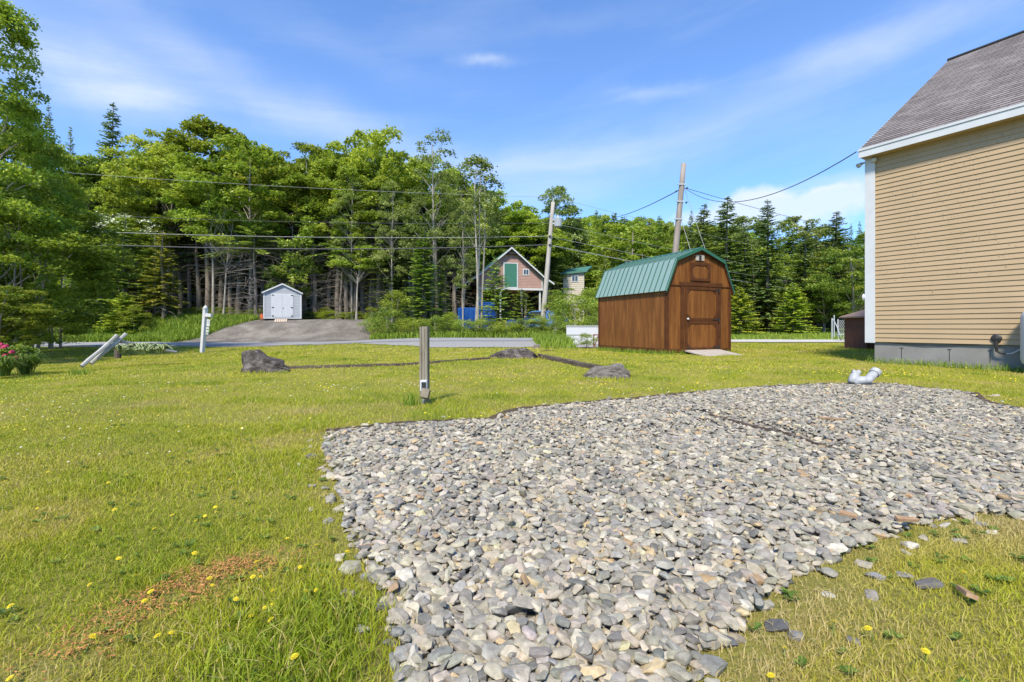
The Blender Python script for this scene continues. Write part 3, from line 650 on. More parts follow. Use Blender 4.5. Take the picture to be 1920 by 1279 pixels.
ORD = ('first second third fourth fifth sixth seventh eighth ninth tenth eleventh twelfth thirteenth fourteenth fifteenth sixteenth seventeenth eighteenth nineteenth twentieth '
       'twenty-first twenty-second twenty-third twenty-fourth twenty-fifth twenty-sixth twenty-seventh twenty-eighth twenty-ninth thirtieth thirty-first thirty-second thirty-third thirty-fourth thirty-fifth thirty-sixth').split()
def rank_labels(objs, keyf, rowf, text):
    rows = {}; ow = ORD+['thirty-seventh', 'thirty-eighth', 'thirty-ninth']+['forty-'+q for q in ORD[:9]]
    for o in objs: rows.setdefault(rowf(o), []).append(o)
    for rname, L_ in rows.items():
        L_.sort(key=keyf)
        for i, o in enumerate(L_): o['label'] = text.format(n=ow[min(i, len(ow)-1)], row=rname)
def uof(o): return CX+F*o.location.x/o.location.y
# ------------------------------------------------------------------ dandelions
def dandelion_head(r, mat_):
    mb = MB(); n = 11
    for ring, (rr, zz) in enumerate(((1.0, .0), (.72, .22), (.4, .38))):
        for k in range(n):
            a = 2*math.pi*(k+.5*ring)/n; d = Vector((math.cos(a), math.sin(a), 0)); s = Vector((-d.y, d.x, 0)); 
            mb.add([Vector((0, 0, zz*r*.6)), d*r*rr*.7+s*r*.17*rr+Vector((0, 0, zz*r)), d*r*rr+Vector((0, 0, zz*r*.9)), d*r*rr*.7-s*r*.17*rr+Vector((0, 0, zz*r))], [(0, 1, 2, 3)])
    return mb
stem_m = surf('flower_stem', (.12, .2, .04), None, 5, .6)
dand = empty('dandelion', (0, 0, 0), 0, 'yellow dandelion flower in the lawn, one of many alike', 'flower', 'dandelions in the lawn')
o = dandelion_head(.0135, None).build('flower_head', M['petal'], dand); o.location = (0, 0, .05)
o = MB().tube([(0, 0, 0), (.004, 0, .025), (0, 0, .05)], .0016, 5).build('stem', stem_m, dand)
DP = [(157,1208),(30,1262),(255,1080),(290,1106),(303,1195),(318,1192),(478,1085),(484,1083),(439,1126),(394,1093),(362,1040),(392,1093),(518,1110),(514,1127),(594,1020),(608,951),(486,1054),(476,1062),(521,1165),(474,1150),(566,1112),(600,1106),(606,1087),(625,1127),(68,954),(220,965),(389,964),(294,994),(406,960),(326,966),(348,891),(250,893),(205,907),(90,886),(12,899),(205,909),(404,948),(372,976),(223,1044),(83,980),(1472,1220),(1565,1178),(1638,1190),(1735,1228),(1812,1085),(1452,1270),(560,1240),(270,1130),(180,1094),(78,970),(236,890),(400,868),(459,813),(320,852),(540,1008),(498,1140),(646,1044),(35,1140),(130,1020),(455,1006),(560,1060),(350,1010),(430,905)]
first = True; DL = []
for (u, v) in DP:
    Y = H*F/(v-HZ)*.97; x = gx(u, Y); 
    if first: c = dand; first = False
    else:
        c = dand.copy(); COL.objects.link(c)
        for ch in (bpy.data.objects['flower_head'], bpy.data.objects['stem']):
            d = ch.copy(); COL.objects.link(d); d.parent = c
    DL.append(c); c.location = (x, Y, hs(x, Y)); c.rotation_euler = (random.uniform(-.35, .5), random.uniform(-.35, .35), random.uniform(0, 6)); s = random.uniform(.5, .82); c.scale = (s, s, s*random.uniform(.7, 1.2))
rank_labels(DL, lambda o: o.location.x, lambda o: ('in the grass right of the gravel' if o.location.x > .2 else ['along the bottom edge of the photo', 'level with the wood chip strip', 'just beyond the wood chip strip', 'in the middle of the left lawn', 'farthest up the left lawn'][int(np.digitize(o.location.y, [1.38, 1.65, 2.05, 2.7]))]), '{n} yellow dandelion from the left {row}')
def specks(n, y0, y1, r, mat, name, label, uc=None):
    x, y = frus(n, y0, y1); k = ~inpoly(x, y) & ~shed_mask(x, y) & ~house_mask(x, y) & (y < 17.5) & (vnoise(x, y, 1.6)+rng.random(len(x))*.5 > .72); x, y = x[k], y[k]; n = len(x)
    a = np.arange(6)*math.pi/3; rr = r*rng.uniform(.6, 1.2, n); z = h(x, y)+.05
    V = np.stack([x[:, None]+np.cos(a)*rr[:, None], y[:, None]+np.sin(a)*rr[:, None], z[:, None]+.3*rr[:, None]*np.sin(a+1)], 2); top = np.stack([x, y, z+rr*.5], 1)[:, None]
    V = np.concatenate([V, top], 1).reshape(-1, 3); i = np.arange(n)[:, None]*7
    Fc = np.concatenate([i+np.array([k, (k+1) % 6, 6]) for k in range(6)], 0)
    o = mesh_np(name, V, Fc, mat); tag(o, label, 'flowers', kind='stuff')
specks(700, 3.5, 6, .009, M['petal'], 'hawkweed_flowers', 'small yellow flowers dotting the middle of the lawn')
specks(4200, 6, 17, .011, M['petal'], 'yellow_wildflowers', 'tiny yellow flowers dotting the far lawn')
specks(500, 2.6, 7, .008, M['white_clover'], 'clover_flowers', 'tiny white clover flowers in the lawn')

# ------------------------------------------------------------------ trees
def quads(c, t, b, ls, ws, tint):
    n = len(c); t = t/np.linalg.norm(t, axis=1)[:, None]; ls = np.broadcast_to(ls, n)[:, None]; ws = np.broadcast_to(ws, n)[:, None]
    V = np.stack([c-t*ls*.5, c+b*ws*.5, c+t*ls*.5, c-b*ws*.5], 1).reshape(-1, 3)
    return V, np.arange(4*n).reshape(-1, 4), np.repeat(tint, 4)
def unit(v): return v/np.linalg.norm(v, axis=-1, keepdims=True)
def leafquads(P, size, r, tint, upb=.7, wr=.62):
    n = len(P); nrm = r.normal(size=(n, 3)); nrm[:, 2] = np.abs(nrm[:, 2])+upb; nrm = unit(nrm); q = r.normal(size=(n, 3)); t = unit(np.cross(nrm, q)); b = np.cross(nrm, t)
    sz = size*r.uniform(.6, 1.35, n); return quads(P, t, b, sz, sz*wr, tint)
def clump_crown(r, z0, z1, R, ncl, nl, size, shape='round', holes=.0, flat=.55, csz=.2):
    """leaf positions gathered in clumps near the surface of an uneven crown"""
    Hc = z1-z0; cl = []
    while len(cl) < ncl:
        d = unit(r.normal(size=3)); rad = r.uniform(.45, 1.0)**.6
        if shape == 'round': p = np.array([d[0]*R, d[1]*R, d[2]*Hc/2])*rad
        elif shape == 'tall':
            zz = r.uniform(-1, 1); rr = (1-.55*(zz+1)/2)*math.sqrt(max(0, 1-zz**6)); a = r.uniform(0, 6.28); p = np.array([math.cos(a)*R*rr*rad, math.sin(a)*R*rr*rad, zz*Hc/2])
        elif shape == 'vase':
            zz = r.uniform(-1, 1); rr = (.35+.65*((zz+1)/2)**.8)*math.sqrt(max(0.02, 1-max(0, zz)**3)); a = r.uniform(0, 6.28); p = np.array([math.cos(a)*R*rr*rad, math.sin(a)*R*rr*rad, zz*Hc/2])
        p[2] += (z0+z1)/2; cl.append((p, r.uniform(.65, 1.35)*csz*R))
    P = []; T = []; per = nl//ncl
    for p, cr in cl:
        m = int(per*(cr/(csz*R))**1.6); d = unit(r.normal(size=(m, 3))); d[:, 2] = np.where(d[:, 2] < -.25, -d[:, 2], d[:, 2]); rr = r.uniform(.35, 1.0, (m, 1))**.5
        lump = 1+.35*np.sin(d[:, :1]*5+cr*9)*np.cos(d[:, 1:2]*4)
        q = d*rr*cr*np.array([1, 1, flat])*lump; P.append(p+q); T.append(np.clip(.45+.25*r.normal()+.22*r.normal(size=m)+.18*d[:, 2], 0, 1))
    return np.concatenate(P), np.concatenate(T), cl
def limb(mb, a, b, r0, r1, r, sag=.1, n=5, sides=5):
    a = np.array(a); b = np.array(b); pts = []; L_ = np.linalg.norm(b-a); off = r.normal(size=3)*L_*.07
    for i in range(n):
        t = i/(n-1); p = a*(1-t)+b*t+off*math.sin(t*math.pi)+np.array([0, 0, -sag*L_*math.sin(t*math.pi)]); pts.append(p)
    mb.tube(pts, [r0+(r1-r0)*i/(n-1) for i in range(n)], sides, cap=False)
PROTO = {}
def root_obj(name): 
    return bpy.data.objects.new(name, None)
def leaf_mesh(name, P, T, size, r, mat, upb=.6):
    V, Fq, TT = leafquads(P, size, r, T, upb); return mesh_np(name, V, Fq, mat, attr=TT)
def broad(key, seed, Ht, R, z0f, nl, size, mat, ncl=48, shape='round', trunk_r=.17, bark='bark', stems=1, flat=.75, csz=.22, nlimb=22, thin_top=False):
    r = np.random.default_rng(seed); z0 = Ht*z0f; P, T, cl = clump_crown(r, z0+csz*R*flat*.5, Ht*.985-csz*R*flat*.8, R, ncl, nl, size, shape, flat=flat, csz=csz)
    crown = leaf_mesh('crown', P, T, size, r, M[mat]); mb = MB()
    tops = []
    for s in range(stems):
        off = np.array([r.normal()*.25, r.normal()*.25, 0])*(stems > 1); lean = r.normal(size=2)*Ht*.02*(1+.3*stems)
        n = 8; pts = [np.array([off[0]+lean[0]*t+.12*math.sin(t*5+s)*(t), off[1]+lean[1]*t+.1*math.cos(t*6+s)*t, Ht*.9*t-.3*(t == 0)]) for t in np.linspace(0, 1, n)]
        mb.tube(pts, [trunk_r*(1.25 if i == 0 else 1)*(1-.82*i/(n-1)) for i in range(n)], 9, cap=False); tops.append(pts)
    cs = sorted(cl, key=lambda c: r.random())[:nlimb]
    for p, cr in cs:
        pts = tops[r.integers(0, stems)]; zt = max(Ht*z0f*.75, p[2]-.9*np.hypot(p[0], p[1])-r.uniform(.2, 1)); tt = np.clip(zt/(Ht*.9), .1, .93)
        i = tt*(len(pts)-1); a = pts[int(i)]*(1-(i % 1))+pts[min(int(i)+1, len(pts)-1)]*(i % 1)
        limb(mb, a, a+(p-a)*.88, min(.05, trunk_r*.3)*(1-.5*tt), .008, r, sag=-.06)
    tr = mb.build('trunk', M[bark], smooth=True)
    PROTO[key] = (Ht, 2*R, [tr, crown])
def conifer(key, seed, Ht, R, z0f, mat, lev=.36, nb=9, spray=.40, bark='bark_dark', dead=0, droop=.25, taper=.72, full=1.0, deadlen=1.0, gap=0):
    r = np.random.default_rng(seed); z0 = Ht*z0f; C = []; T_ = []; B = []; LS = []; TT = []; mb = MB(); z = z0
    while z < Ht*.985:
        f = (z-z0)/(Ht-z0); Lm = R*(1-f)**taper*(.5+.5*min(1, f*5+.45*(z0f > .1)+.5)); 
        for k in range(max(4, int(nb*(1-.35*f)))):
            if gap and r.random() < gap: continue
            a = r.uniform(0, 6.28); L_ = max(.12, Lm*r.uniform(.62, 1.12)); el_ = .25*f*2-droop*(1-f)*.5; d = np.array([math.cos(a), math.sin(a), 0]); s = np.array([-d[1], d[0], 0])
            m = max(2, int(L_/spray*2.6*full)); t = (np.arange(m)+r.uniform(.2, .8))/m; t = t**.8
            zz = z+r.uniform(-.15, .15)+L_*(el_*t-droop*t*t*.5+.22*droop*t**3)+.0; cen = d[None]*(t*L_)[:, None]; cen[:, 2] = zz
            tb = .35+.2*r.normal()
            for sd in (-1, 0, 1):
                dirv = d[None]*(.55+.5*(sd == 0))+s[None]*sd*.75+r.normal(0, .16, (m, 3)); dirv[:, 2] -= .12; dirv = unit(dirv)
                ls = spray*r.uniform(.65, 1.25, m)*(1-.35*t)*(1 if L_ > .4 else .7); c = cen+dirv*(ls*.42)[:, None]
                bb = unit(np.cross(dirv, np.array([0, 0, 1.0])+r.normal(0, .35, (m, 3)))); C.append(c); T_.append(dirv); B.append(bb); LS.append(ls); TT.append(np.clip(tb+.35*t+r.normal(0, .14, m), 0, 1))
        z += lev*(1-.45*f)*r.uniform(.75, 1.25)
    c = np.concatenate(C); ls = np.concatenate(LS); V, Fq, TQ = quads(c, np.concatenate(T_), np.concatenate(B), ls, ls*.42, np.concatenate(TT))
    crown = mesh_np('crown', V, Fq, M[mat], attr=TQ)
    tr = Ht*.0105+.03
    mb.tube([(0, 0, -.3)]+[(.06*math.sin(t*7), .06*math.cos(t*5), Ht*t) for t in np.linspace(.02, .99, 9)], [tr*1.2]+[tr*(1-.9*t)+.008 for t in np.linspace(0, 1, 9)], 8, cap=False)
    parts = [mb.build('trunk', M[bark], smooth=True), crown]
    if dead:
        db = MB()
        for _ in range(dead):
            z = r.uniform(.06, max(.12, z0f+.12))*Ht; a = r.uniform(0, 6.28); L_ = R*r.uniform(.4, .95)*deadlen; d = np.array([math.cos(a), math.sin(a), 0])
            e = np.array([0, 0, z])+d*L_+np.array([0, 0, -L_*r.uniform(.0, .45)]); limb(db, (0, 0, z), e, .028, .006, r, sag=-.1, n=4, sides=3)
            for q in range(4):
                t = r.uniform(.3, .95); p = np.array([0, 0, z])*(1-t)+e*t; e2 = p+(d*.35+r.normal(size=3)*.3)*L_*.4+np.array([0, 0, -.1*L_]); limb(db, p, e2, .012, .004, r, sag=-.05, n=3, sides=3)
        parts.append(db.build('dead_branches', M['twig']))
    PROTO[key] = (Ht, 2*R, parts)

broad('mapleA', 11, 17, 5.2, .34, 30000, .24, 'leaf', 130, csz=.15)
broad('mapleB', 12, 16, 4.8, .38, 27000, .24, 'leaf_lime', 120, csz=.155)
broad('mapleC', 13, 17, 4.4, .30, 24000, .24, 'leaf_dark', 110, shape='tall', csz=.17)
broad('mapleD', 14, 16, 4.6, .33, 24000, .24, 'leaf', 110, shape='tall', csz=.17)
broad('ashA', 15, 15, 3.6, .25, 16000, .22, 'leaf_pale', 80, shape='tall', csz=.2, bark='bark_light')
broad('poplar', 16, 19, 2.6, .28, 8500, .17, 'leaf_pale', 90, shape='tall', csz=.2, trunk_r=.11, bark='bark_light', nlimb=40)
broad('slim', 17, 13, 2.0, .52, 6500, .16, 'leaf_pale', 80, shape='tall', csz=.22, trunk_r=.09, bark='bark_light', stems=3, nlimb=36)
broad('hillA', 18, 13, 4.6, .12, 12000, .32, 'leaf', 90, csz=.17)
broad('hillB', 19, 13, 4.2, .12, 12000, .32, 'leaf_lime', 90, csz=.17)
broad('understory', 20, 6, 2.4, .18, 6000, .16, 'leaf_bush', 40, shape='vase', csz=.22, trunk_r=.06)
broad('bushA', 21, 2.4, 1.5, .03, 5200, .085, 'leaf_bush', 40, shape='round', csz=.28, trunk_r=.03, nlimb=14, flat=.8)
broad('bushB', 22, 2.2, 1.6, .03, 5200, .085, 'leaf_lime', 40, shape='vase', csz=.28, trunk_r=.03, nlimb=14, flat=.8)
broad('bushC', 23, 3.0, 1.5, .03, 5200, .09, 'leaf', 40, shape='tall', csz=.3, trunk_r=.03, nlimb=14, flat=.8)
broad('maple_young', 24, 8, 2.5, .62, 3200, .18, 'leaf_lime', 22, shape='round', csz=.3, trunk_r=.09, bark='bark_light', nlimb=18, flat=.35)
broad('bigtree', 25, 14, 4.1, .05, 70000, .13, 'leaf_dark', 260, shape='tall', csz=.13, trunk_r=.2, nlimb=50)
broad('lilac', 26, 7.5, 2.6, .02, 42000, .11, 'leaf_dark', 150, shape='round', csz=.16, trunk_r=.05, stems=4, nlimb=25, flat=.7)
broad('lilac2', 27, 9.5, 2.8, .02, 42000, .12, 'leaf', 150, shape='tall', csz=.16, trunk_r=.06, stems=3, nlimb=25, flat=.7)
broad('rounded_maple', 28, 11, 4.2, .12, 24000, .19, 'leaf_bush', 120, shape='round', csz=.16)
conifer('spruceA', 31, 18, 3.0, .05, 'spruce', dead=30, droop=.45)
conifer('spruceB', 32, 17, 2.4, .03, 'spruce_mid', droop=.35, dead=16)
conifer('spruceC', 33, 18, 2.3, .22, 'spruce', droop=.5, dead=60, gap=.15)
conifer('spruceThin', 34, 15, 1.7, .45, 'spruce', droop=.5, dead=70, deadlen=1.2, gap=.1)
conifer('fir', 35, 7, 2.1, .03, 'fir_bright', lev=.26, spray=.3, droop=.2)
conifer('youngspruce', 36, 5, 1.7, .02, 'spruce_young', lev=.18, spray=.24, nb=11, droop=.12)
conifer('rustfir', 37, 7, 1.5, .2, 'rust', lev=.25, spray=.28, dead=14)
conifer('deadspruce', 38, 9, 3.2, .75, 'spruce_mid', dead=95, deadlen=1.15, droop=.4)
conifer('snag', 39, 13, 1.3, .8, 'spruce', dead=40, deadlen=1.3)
for k, (a, b, parts) in PROTO.items():
    for p in parts: COL.objects.unlink(p)

def place(key, u, vtop, Y, wpx=None, name=None, label=None, group=None, base=None, x=None, cat='tree', rz=None, ht=None, wd=None):
    Ht, W, parts = PROTO[key]; x = gx(u, Y) if x is None else x; zb = hs(x, Y) if base is None else base
    hh = ht if ht else (H+(HZ-vtop)/F*Y)-zb; ww = wd if wd else (wpx/F*Y if wpx else W*hh/Ht)
    nm = name or {'m': 'broadleaf_tree', 'a': 'broadleaf_tree', 'p': 'poplar_tree', 's': 'spruce_tree', 'h': 'broadleaf_tree', 'u': 'broadleaf_tree', 'b': 'bush', 'f': 'fir_tree', 'y': 'young_spruce', 'r': 'broadleaf_tree', 'd': 'dead_spruce', 'l': 'shrub'}[key[0]]
    e = empty(nm, (x, Y, zb), random.uniform(0, 6.28) if rz is None else rz, label, cat, group); e.scale = (ww/W, ww/W, hh/Ht)
    for p in parts:
        c = p.copy(); c.name = p.name; COL.objects.link(c); c.parent = e
    return e
G_FRONT = 'trees along the front of the wood across the road'
# ---- big trees at the left edge, this side of the road
place('bigtree', -65, -90, 15.5, 360, name='maple_tree', label='huge dark green leafy tree rising past the top left corner of the photo')
place('lilac2', 15, 185, 18.5, 250, label='dense broad tree filling the gap below the top of the huge left tree')
place('lilac', 45, 345, 16.5, 300, label='dense dark green rounded shrub under the huge tree at the left edge')
place('lilac2', 92, 262, 21, 165, label='tall leafy shrub leaning out right of the huge tree at the left edge')
place('bushC', 112, 560, 22, 100, name='shrub', label='low leafy shrub at the foot of the tall shrub at the left', cat='shrub')
place('lilac', -20, 520, 13.5, 190, name='shrub', label='low dark shrub above the red flowers at the left edge', cat='shrub')
# ---- spires above the left canopy
place('spruceA', 92, 192, 44, 70, label='spruce with a narrow top just right of the huge left tree', group=G_FRONT)
place('spruceB', 132, 236, 46, 60, label='short pointed spruce top right of the narrow spruce at the left', group=G_FRONT)
place('spruceA', 212, 188, 43, 120, label='tall dark spruce spire standing alone above the canopy at the left', group=G_FRONT)
# ---- front canopy
FC = [('mapleC', 170, 292, 42, 150, 'dark broadleaf tree below the lone spruce spire'),
      ('mapleA', 312, 240, 40, 205, 'broadleaf tree whose high crown starts right of the lone spruce spire'),
      ('mapleD', 395, 228, 42, 250, 'highest and broadest yellow green crown left of the grey shed'),
      ('mapleB', 470, 262, 38, 250, 'yellow green maple crown leaning right above the grey shed'),
      ('mapleA', 585, 268, 41, 190, 'broadleaf tree with an isolated rounded top right of the grey shed'),
      ('mapleD', 655, 285, 39, 180, 'broadleaf tree filling the dip in the skyline right of the grey shed'),
      ('mapleB', 700, 238, 40, 200, 'tall lime green tree with a peaked crown left of the sparse poplar'),
      ('mapleA', 770, 268, 43, 190, 'green tree behind the sparse poplar'),
      ('mapleC', 850, 318, 60, 170, 'green tree behind the slim multi stemmed tree'),
      ('mapleB', 925, 350, 66, 150, 'lime green tree rising behind the pink barn'),
      ('mapleA', 985, 395, 66, 170, 'green tree behind the roof of the pink barn'),
      ('ashA', 1050, 345, 76, 120, 'ash like tree standing highest behind the pole with the transformer'),
      ('hillB', 1185, 410, 48, 170, 'bright lime tree left of the leaning bare pole'),
      ('mapleC', 1010, 425, 68, 130, 'dark green tree just left of the pole with the transformer'),
      ('understory', 545, 400, 37, 150, 'low leafy tree with bright foliage above the grey shed roof'),
      ('mapleC', 720, 330, 37, 150, 'mid height leafy tree in front of the lime green tree')]
for k, u, v, Y, wd, lb in FC: place(k, u, v, Y, wd, label=lb, group=G_FRONT)
place('poplar', 812, 228, 33, 130, label='sparse tall poplar with open airy top above the canopy left of the barn')
place('poplar', 868, 330, 31.8, 75, label='thin pale stemmed poplar left of the slim multi stemmed tree')
place('slim', 893, 292, 31.5, 120, label='slim multi stemmed pale tree standing in front of the pink barn')
place('poplar', 660, 300, 36, 90, label='slender poplar left of the tall lime green tree')
place('poplar', 735, 330, 34, 80, label='thin pale stemmed poplar left of the sparse tall poplar')
place('maple_young', 400, 330, 35.3, 150, name='maple_tree', label='maple with a light curved trunk left of the dead branched spruce')
place('maple_young', 418, 395, 35.0, 120, name='maple_tree', label='maple with a forked pale trunk close behind the white signpost')
place('maple_young', 668, 455, 35.2, 120, name='maple_tree', label='young maple with bright leaves right of the grey shed')
place('deadspruce', 478, 420, 35.0, 165, name='spruce_tree', label='spruce with drooping bare grey branches left of the grey shed')
place('deadspruce', 640, 430, 37.5, 150, name='spruce_tree', label='spruce with bare grey branches in the trunks right of the grey shed')
# ---- spruces and shrubs left of the gravel pull-off
for a in (('fir', 235, 405, 33.5, 170, 'tallest green fir between the left shrubs and the gravel driveway'), ('fir', 190, 445, 32, 130, 'green fir behind the fallen rail fence, left one'),
          ('fir', 290, 440, 34, 120, 'green fir nearest the gravel driveway'), ('youngspruce', 232, 548, 31, 100, 'small bright fir behind the hosta'), ('rustfir', 305, 430, 33, 85, 'fir with yellow orange browning needles left of the gravel driveway'),
          ('fir', 145, 470, 31, 110, 'dark green fir in the shade beside the left shrubs')):
    place(a[0], a[1], a[2], a[3], a[4], name='fir_tree', label=a[5], group='firs left of the gravel driveway')
sb = place('lilac2', 240, 405, 36, 130, name='blossoming_tree', label='tree topped with creamy white blossom above the firs at the left')
P, T, cl = clump_crown(np.random.default_rng(5), 7.5, 9.6, 2.3, 30, 900, .16, csz=.22)
o = leaf_mesh('blossom', P, T, .17, np.random.default_rng(6), M['blossom']); o.parent = sb
for a in (('bushC', 250, 575, 30.8, 70, 'small leafy bush behind the tall verge grass at the left'), ('understory', 140, 520, 33, 120, 'small leafy tree beside the dark fir at the left')):
    place(*a[:5], label=a[5], cat='bush')
# ---- bushes along the far side of the road
BU = [('bushA', 725, 572, 29.6, 80), ('bushC', 745, 545, 30.5, 90), ('bushB', 775, 590, 29.2, 70), ('bushA', 815, 588, 29.4, 75), ('bushC', 840, 590, 30.0, 60), ('bushB', 880, 592, 29.3, 80), ('bushA', 915, 595, 29.5, 75), ('bushB', 950, 598, 29.3, 75),
      ('bushA', 985, 594, 29.6, 75), ('bushC', 1010, 592, 30.2, 60), ('bushC', 1045, 560, 30.5, 90), ('bushA', 1080, 548, 28.5, 110), ('bushC', 1105, 540, 30, 110), ('bushA', 700, 590, 31, 50), ('bushC', 845, 585, 31.5, 50)]
BL_ = ['bush at the right edge of the gravel driveway', 'tall leafy bush left of the weathered post top', 'low yellowish bush straight behind the weathered post', 'bush just right of the weathered post', 'bush below the blue dumpster', 'yellowish bush below the blue dumpster, right one', 'bush between the blue panel and the blue truck', 'low bush below the blue truck', 'bush left of the foot of the pole with the transformer', 'bush at the foot of the pole with the transformer',
       'tall bush just right of the pole with the transformer', 'large bush left of the brown barn shed', 'highest bush touching the left wall of the brown barn shed', 'small bush beside the tree trunks right of the gravel driveway', 'small bush in front of the blue dumpster']
for b, lb in zip(BU, BL_): place(*b, label=lb, group='bushes along the far side of the road', cat='bush')
place('understory', 1072, 540, 44, 120, name='bush', label='leafy bush hiding the lower wall of the small beige house', cat='bush')
place('bushC', 1040, 592, 21.5, 60, label='loose bush on the bank at the end of the road', cat='bush', group='bushes beside the white board fence')
place('bushA', 1100, 622, 17.5, 45, label='small dark bush in front of the white board fence', cat='bush', group='bushes beside the white board fence')
# firs in front of barn
for a in (('spruceB', 795, 435, 31.5, 120, 'thin fir with a bare lower trunk right behind the weathered post'), ('fir', 930, 482, 31, 100, 'fir with layered branches standing in front of the barn'), ('fir', 978, 540, 31.3, 95, 'low spreading fir in front of the barn carport'),
          ('spruceC', 735, 420, 35, 110, 'dark spruce between the young maple and the post'), ('spruceC', 836, 430, 50, 110, 'dark spruce left of the barn roof'), ('fir', 1135, 480, 40, 70, 'dark fir between the tan house and the brown barn shed'),
          ('spruceC', 1030, 400, 64, 80, 'dark spruce behind the pole with the transformer'), ('spruceB', 828, 500, 33, 60, 'narrow fir left of the blue dumpster')):
    place(*a[:5], name='fir_tree' if 'fir' in a[5] else 'spruce_tree', label=a[5], group='conifers around the barn')
# ---- depth of the wood: thin trunks and dark conifers
GI = 'thin trees inside the wood across the road'; GIL = []; GDL = []; GBL = []; GUL = []; GHL = []; GKL = []
for i in range(46):
    u = 120+ (i*139.7) % 760; Y = 35.6+ (i*7.31) % 9
    if 480 < u < 575 and Y < 37.5: Y += 3
    GIL.append(place('snag' if i % 3 else 'spruceThin', u, random.uniform(330, 440), Y, random.uniform(60, 90), name='spruce_tree', label='thin bare trunked spruce standing inside the dark wood behind the gravel driveway', group=GI))
GD = 'dark spruces deep in the wood across the road'
for i in range(44):
    u = 20+(i*173.3) % 1010; Y = 46+(i*5.7) % 14
    if 840 < u < 1060 and Y < 66: Y = 68+(i % 3)*2
    vt = float(np.interp(u, [0, 150, 400, 700, 850, 1000], [280, 290, 285, 290, 340, 410]))+random.uniform(0, 60)
    GDL.append(place(['spruceA', 'spruceB'][i % 2], u, vt, Y, 150, name='spruce_tree', label='dark spruce deep in the wood behind the front row of trees', group=GD))
GB = 'broadleaf trees at the back of the wood across the road'
for i in range(26):
    u = 10+(i*211.7) % 1000; Y = 47+(i*3.9) % 14
    if 840 < u < 1060 and Y < 66: Y = 68+(i % 3)*2
    vt = float(np.interp(u, [0, 150, 400, 700, 850, 1000], [300, 300, 268, 285, 335, 400]))+random.uniform(0, 40)
    GBL.append(place(['mapleA', 'mapleC', 'mapleB', 'mapleD'][i % 4], u, vt, Y, 190, label='broadleaf tree at the back of the wood, seen only through gaps', group=GB))
GU = 'undergrowth plants at the foot of the wood'
for i in range(30):
    u = 330+(i*97.3) % 400; Y = 35.6+(i*1.7) % 5
    if 485 < u < 572: continue
    GUL.append(place('bushC', u, 0, Y, name='undergrowth_bush', ht=random.uniform(.5, 1.1), wd=random.uniform(1.4, 2.6), label='low green undergrowth bush at the foot of the dark wood behind the gravel driveway', group=GU, cat='bush'))
for i in range(34):
    u = 60+(i*61.3) % 830; Y = 60.5+(i*2.3) % 5
    GDL.append(place('spruceA', u, float(np.interp(u, [0, 400, 700, 850], [330, 320, 330, 380])), Y, 210, name='spruce_tree', label='dark spruce', group=GD))
# ---- distant wooded hill and tree line on the right
GH = 'trees on the wooded hill in the distance'
for i in range(62):
    u = 900+(i*83.9) % 520; Y = 72+(i*11.3) % 60
    vt = float(np.interp(u, [900, 1000, 1100, 1200, 1300, 1420], [400, 395, 388, 392, 402, 415]))+ random.uniform(-6, 14)+(132-Y)*.35
    GHL.append(place(['hillA', 'hillB', 'hillA', 'spruceB'][i % 4], u, vt, Y, random.uniform(85, 120)*90/Y, name='broadleaf_tree' if i % 4 != 3 else 'spruce_tree', label='broadleaf tree among many on the distant wooded hill' if i % 4 != 3 else 'spruce among broadleaf trees on the distant wooded hill', group=GH))
RT = [('spruceA', 1320, 380, 50, 120, 'spruce with a ragged double top right of the leaning bare pole'), ('spruceA', 1364, 366, 49, 140, 'dark spruce above the right roof edge of the brown barn shed'), ('spruceA', 1440, 372, 48, 125, 'tallest narrow dark spruce between the barn shed and the house'),
      ('spruceA', 1568, 394, 50, 130, 'dark spruce with a slim top left of the house corner'), ('spruceB', 1596, 418, 76, 36, 'very narrow distant spruce tip left of the house corner'), ('spruceB', 1612, 414, 74, 46, 'distant spruce tip closest to the house corner'),
      ('spruceA', 1296, 392, 72, 50, 'small pointed spruce right behind the leaning bare pole'), ('spruceB', 1480, 405, 64, 70, 'spruce between the tallest narrow spruce and the slim topped spruce'), ('spruceC', 1510, 435, 49, 110, 'half bare spruce in the middle of the right tree line'), ('spruceC', 1395, 425, 50, 110, 'half bare spruce left of the tallest narrow spruce')]
for a in RT: place(*a[:5], name='spruce_tree', label=a[5], group='conifers of the right tree line')
RB = [('ashA', 1400, 398, 66, 110, 'pale leafed tree behind the half bare spruces'), ('mapleD', 1340, 425, 62, 110, 'green tree between the two spruces right of the bare pole'), ('hillB', 1415, 440, 57, 100, 'bright green tree just right of the brown barn shed roof'), ('ashA', 1500, 400, 68, 140, 'pale grey green tree filling the skyline in the middle of the right tree line'),
      ('ashA', 1545, 425, 66, 130, 'pale tree left of the slim topped spruce'), ('rounded_maple', 1600, 446, 44, 150, 'rounded bright green maple beside the house corner'), ('mapleC', 1640, 430, 60, 150, 'green tree partly hidden by the house corner'), ('mapleD', 1560, 470, 60, 130, 'green tree behind the rounded bright maple'),
      ('mapleB', 1470, 470, 60, 110, 'lime green tree behind the small bright spruce'), ('rounded_maple', 1545, 520, 47, 120, 'dark spreading tree over the chain link fence')]
for a in RB: place(*a[:5], label=a[5], group='broadleaf trees of the right tree line')
place('youngspruce', 1488, 530, 44, 92, label='small bright yellow green spruce standing in the meadow at the right', base=hs(gx(1488, 44), 44))
place('youngspruce', 1386, 538, 42, 96, label='small bright spruce half hidden by the right wall of the brown barn shed')
place('fir', 1440, 555, 48, 130, name='fir_tree', label='low dark fir left of the small bright meadow spruce')
GK = 'dark spruces behind the right tree line'
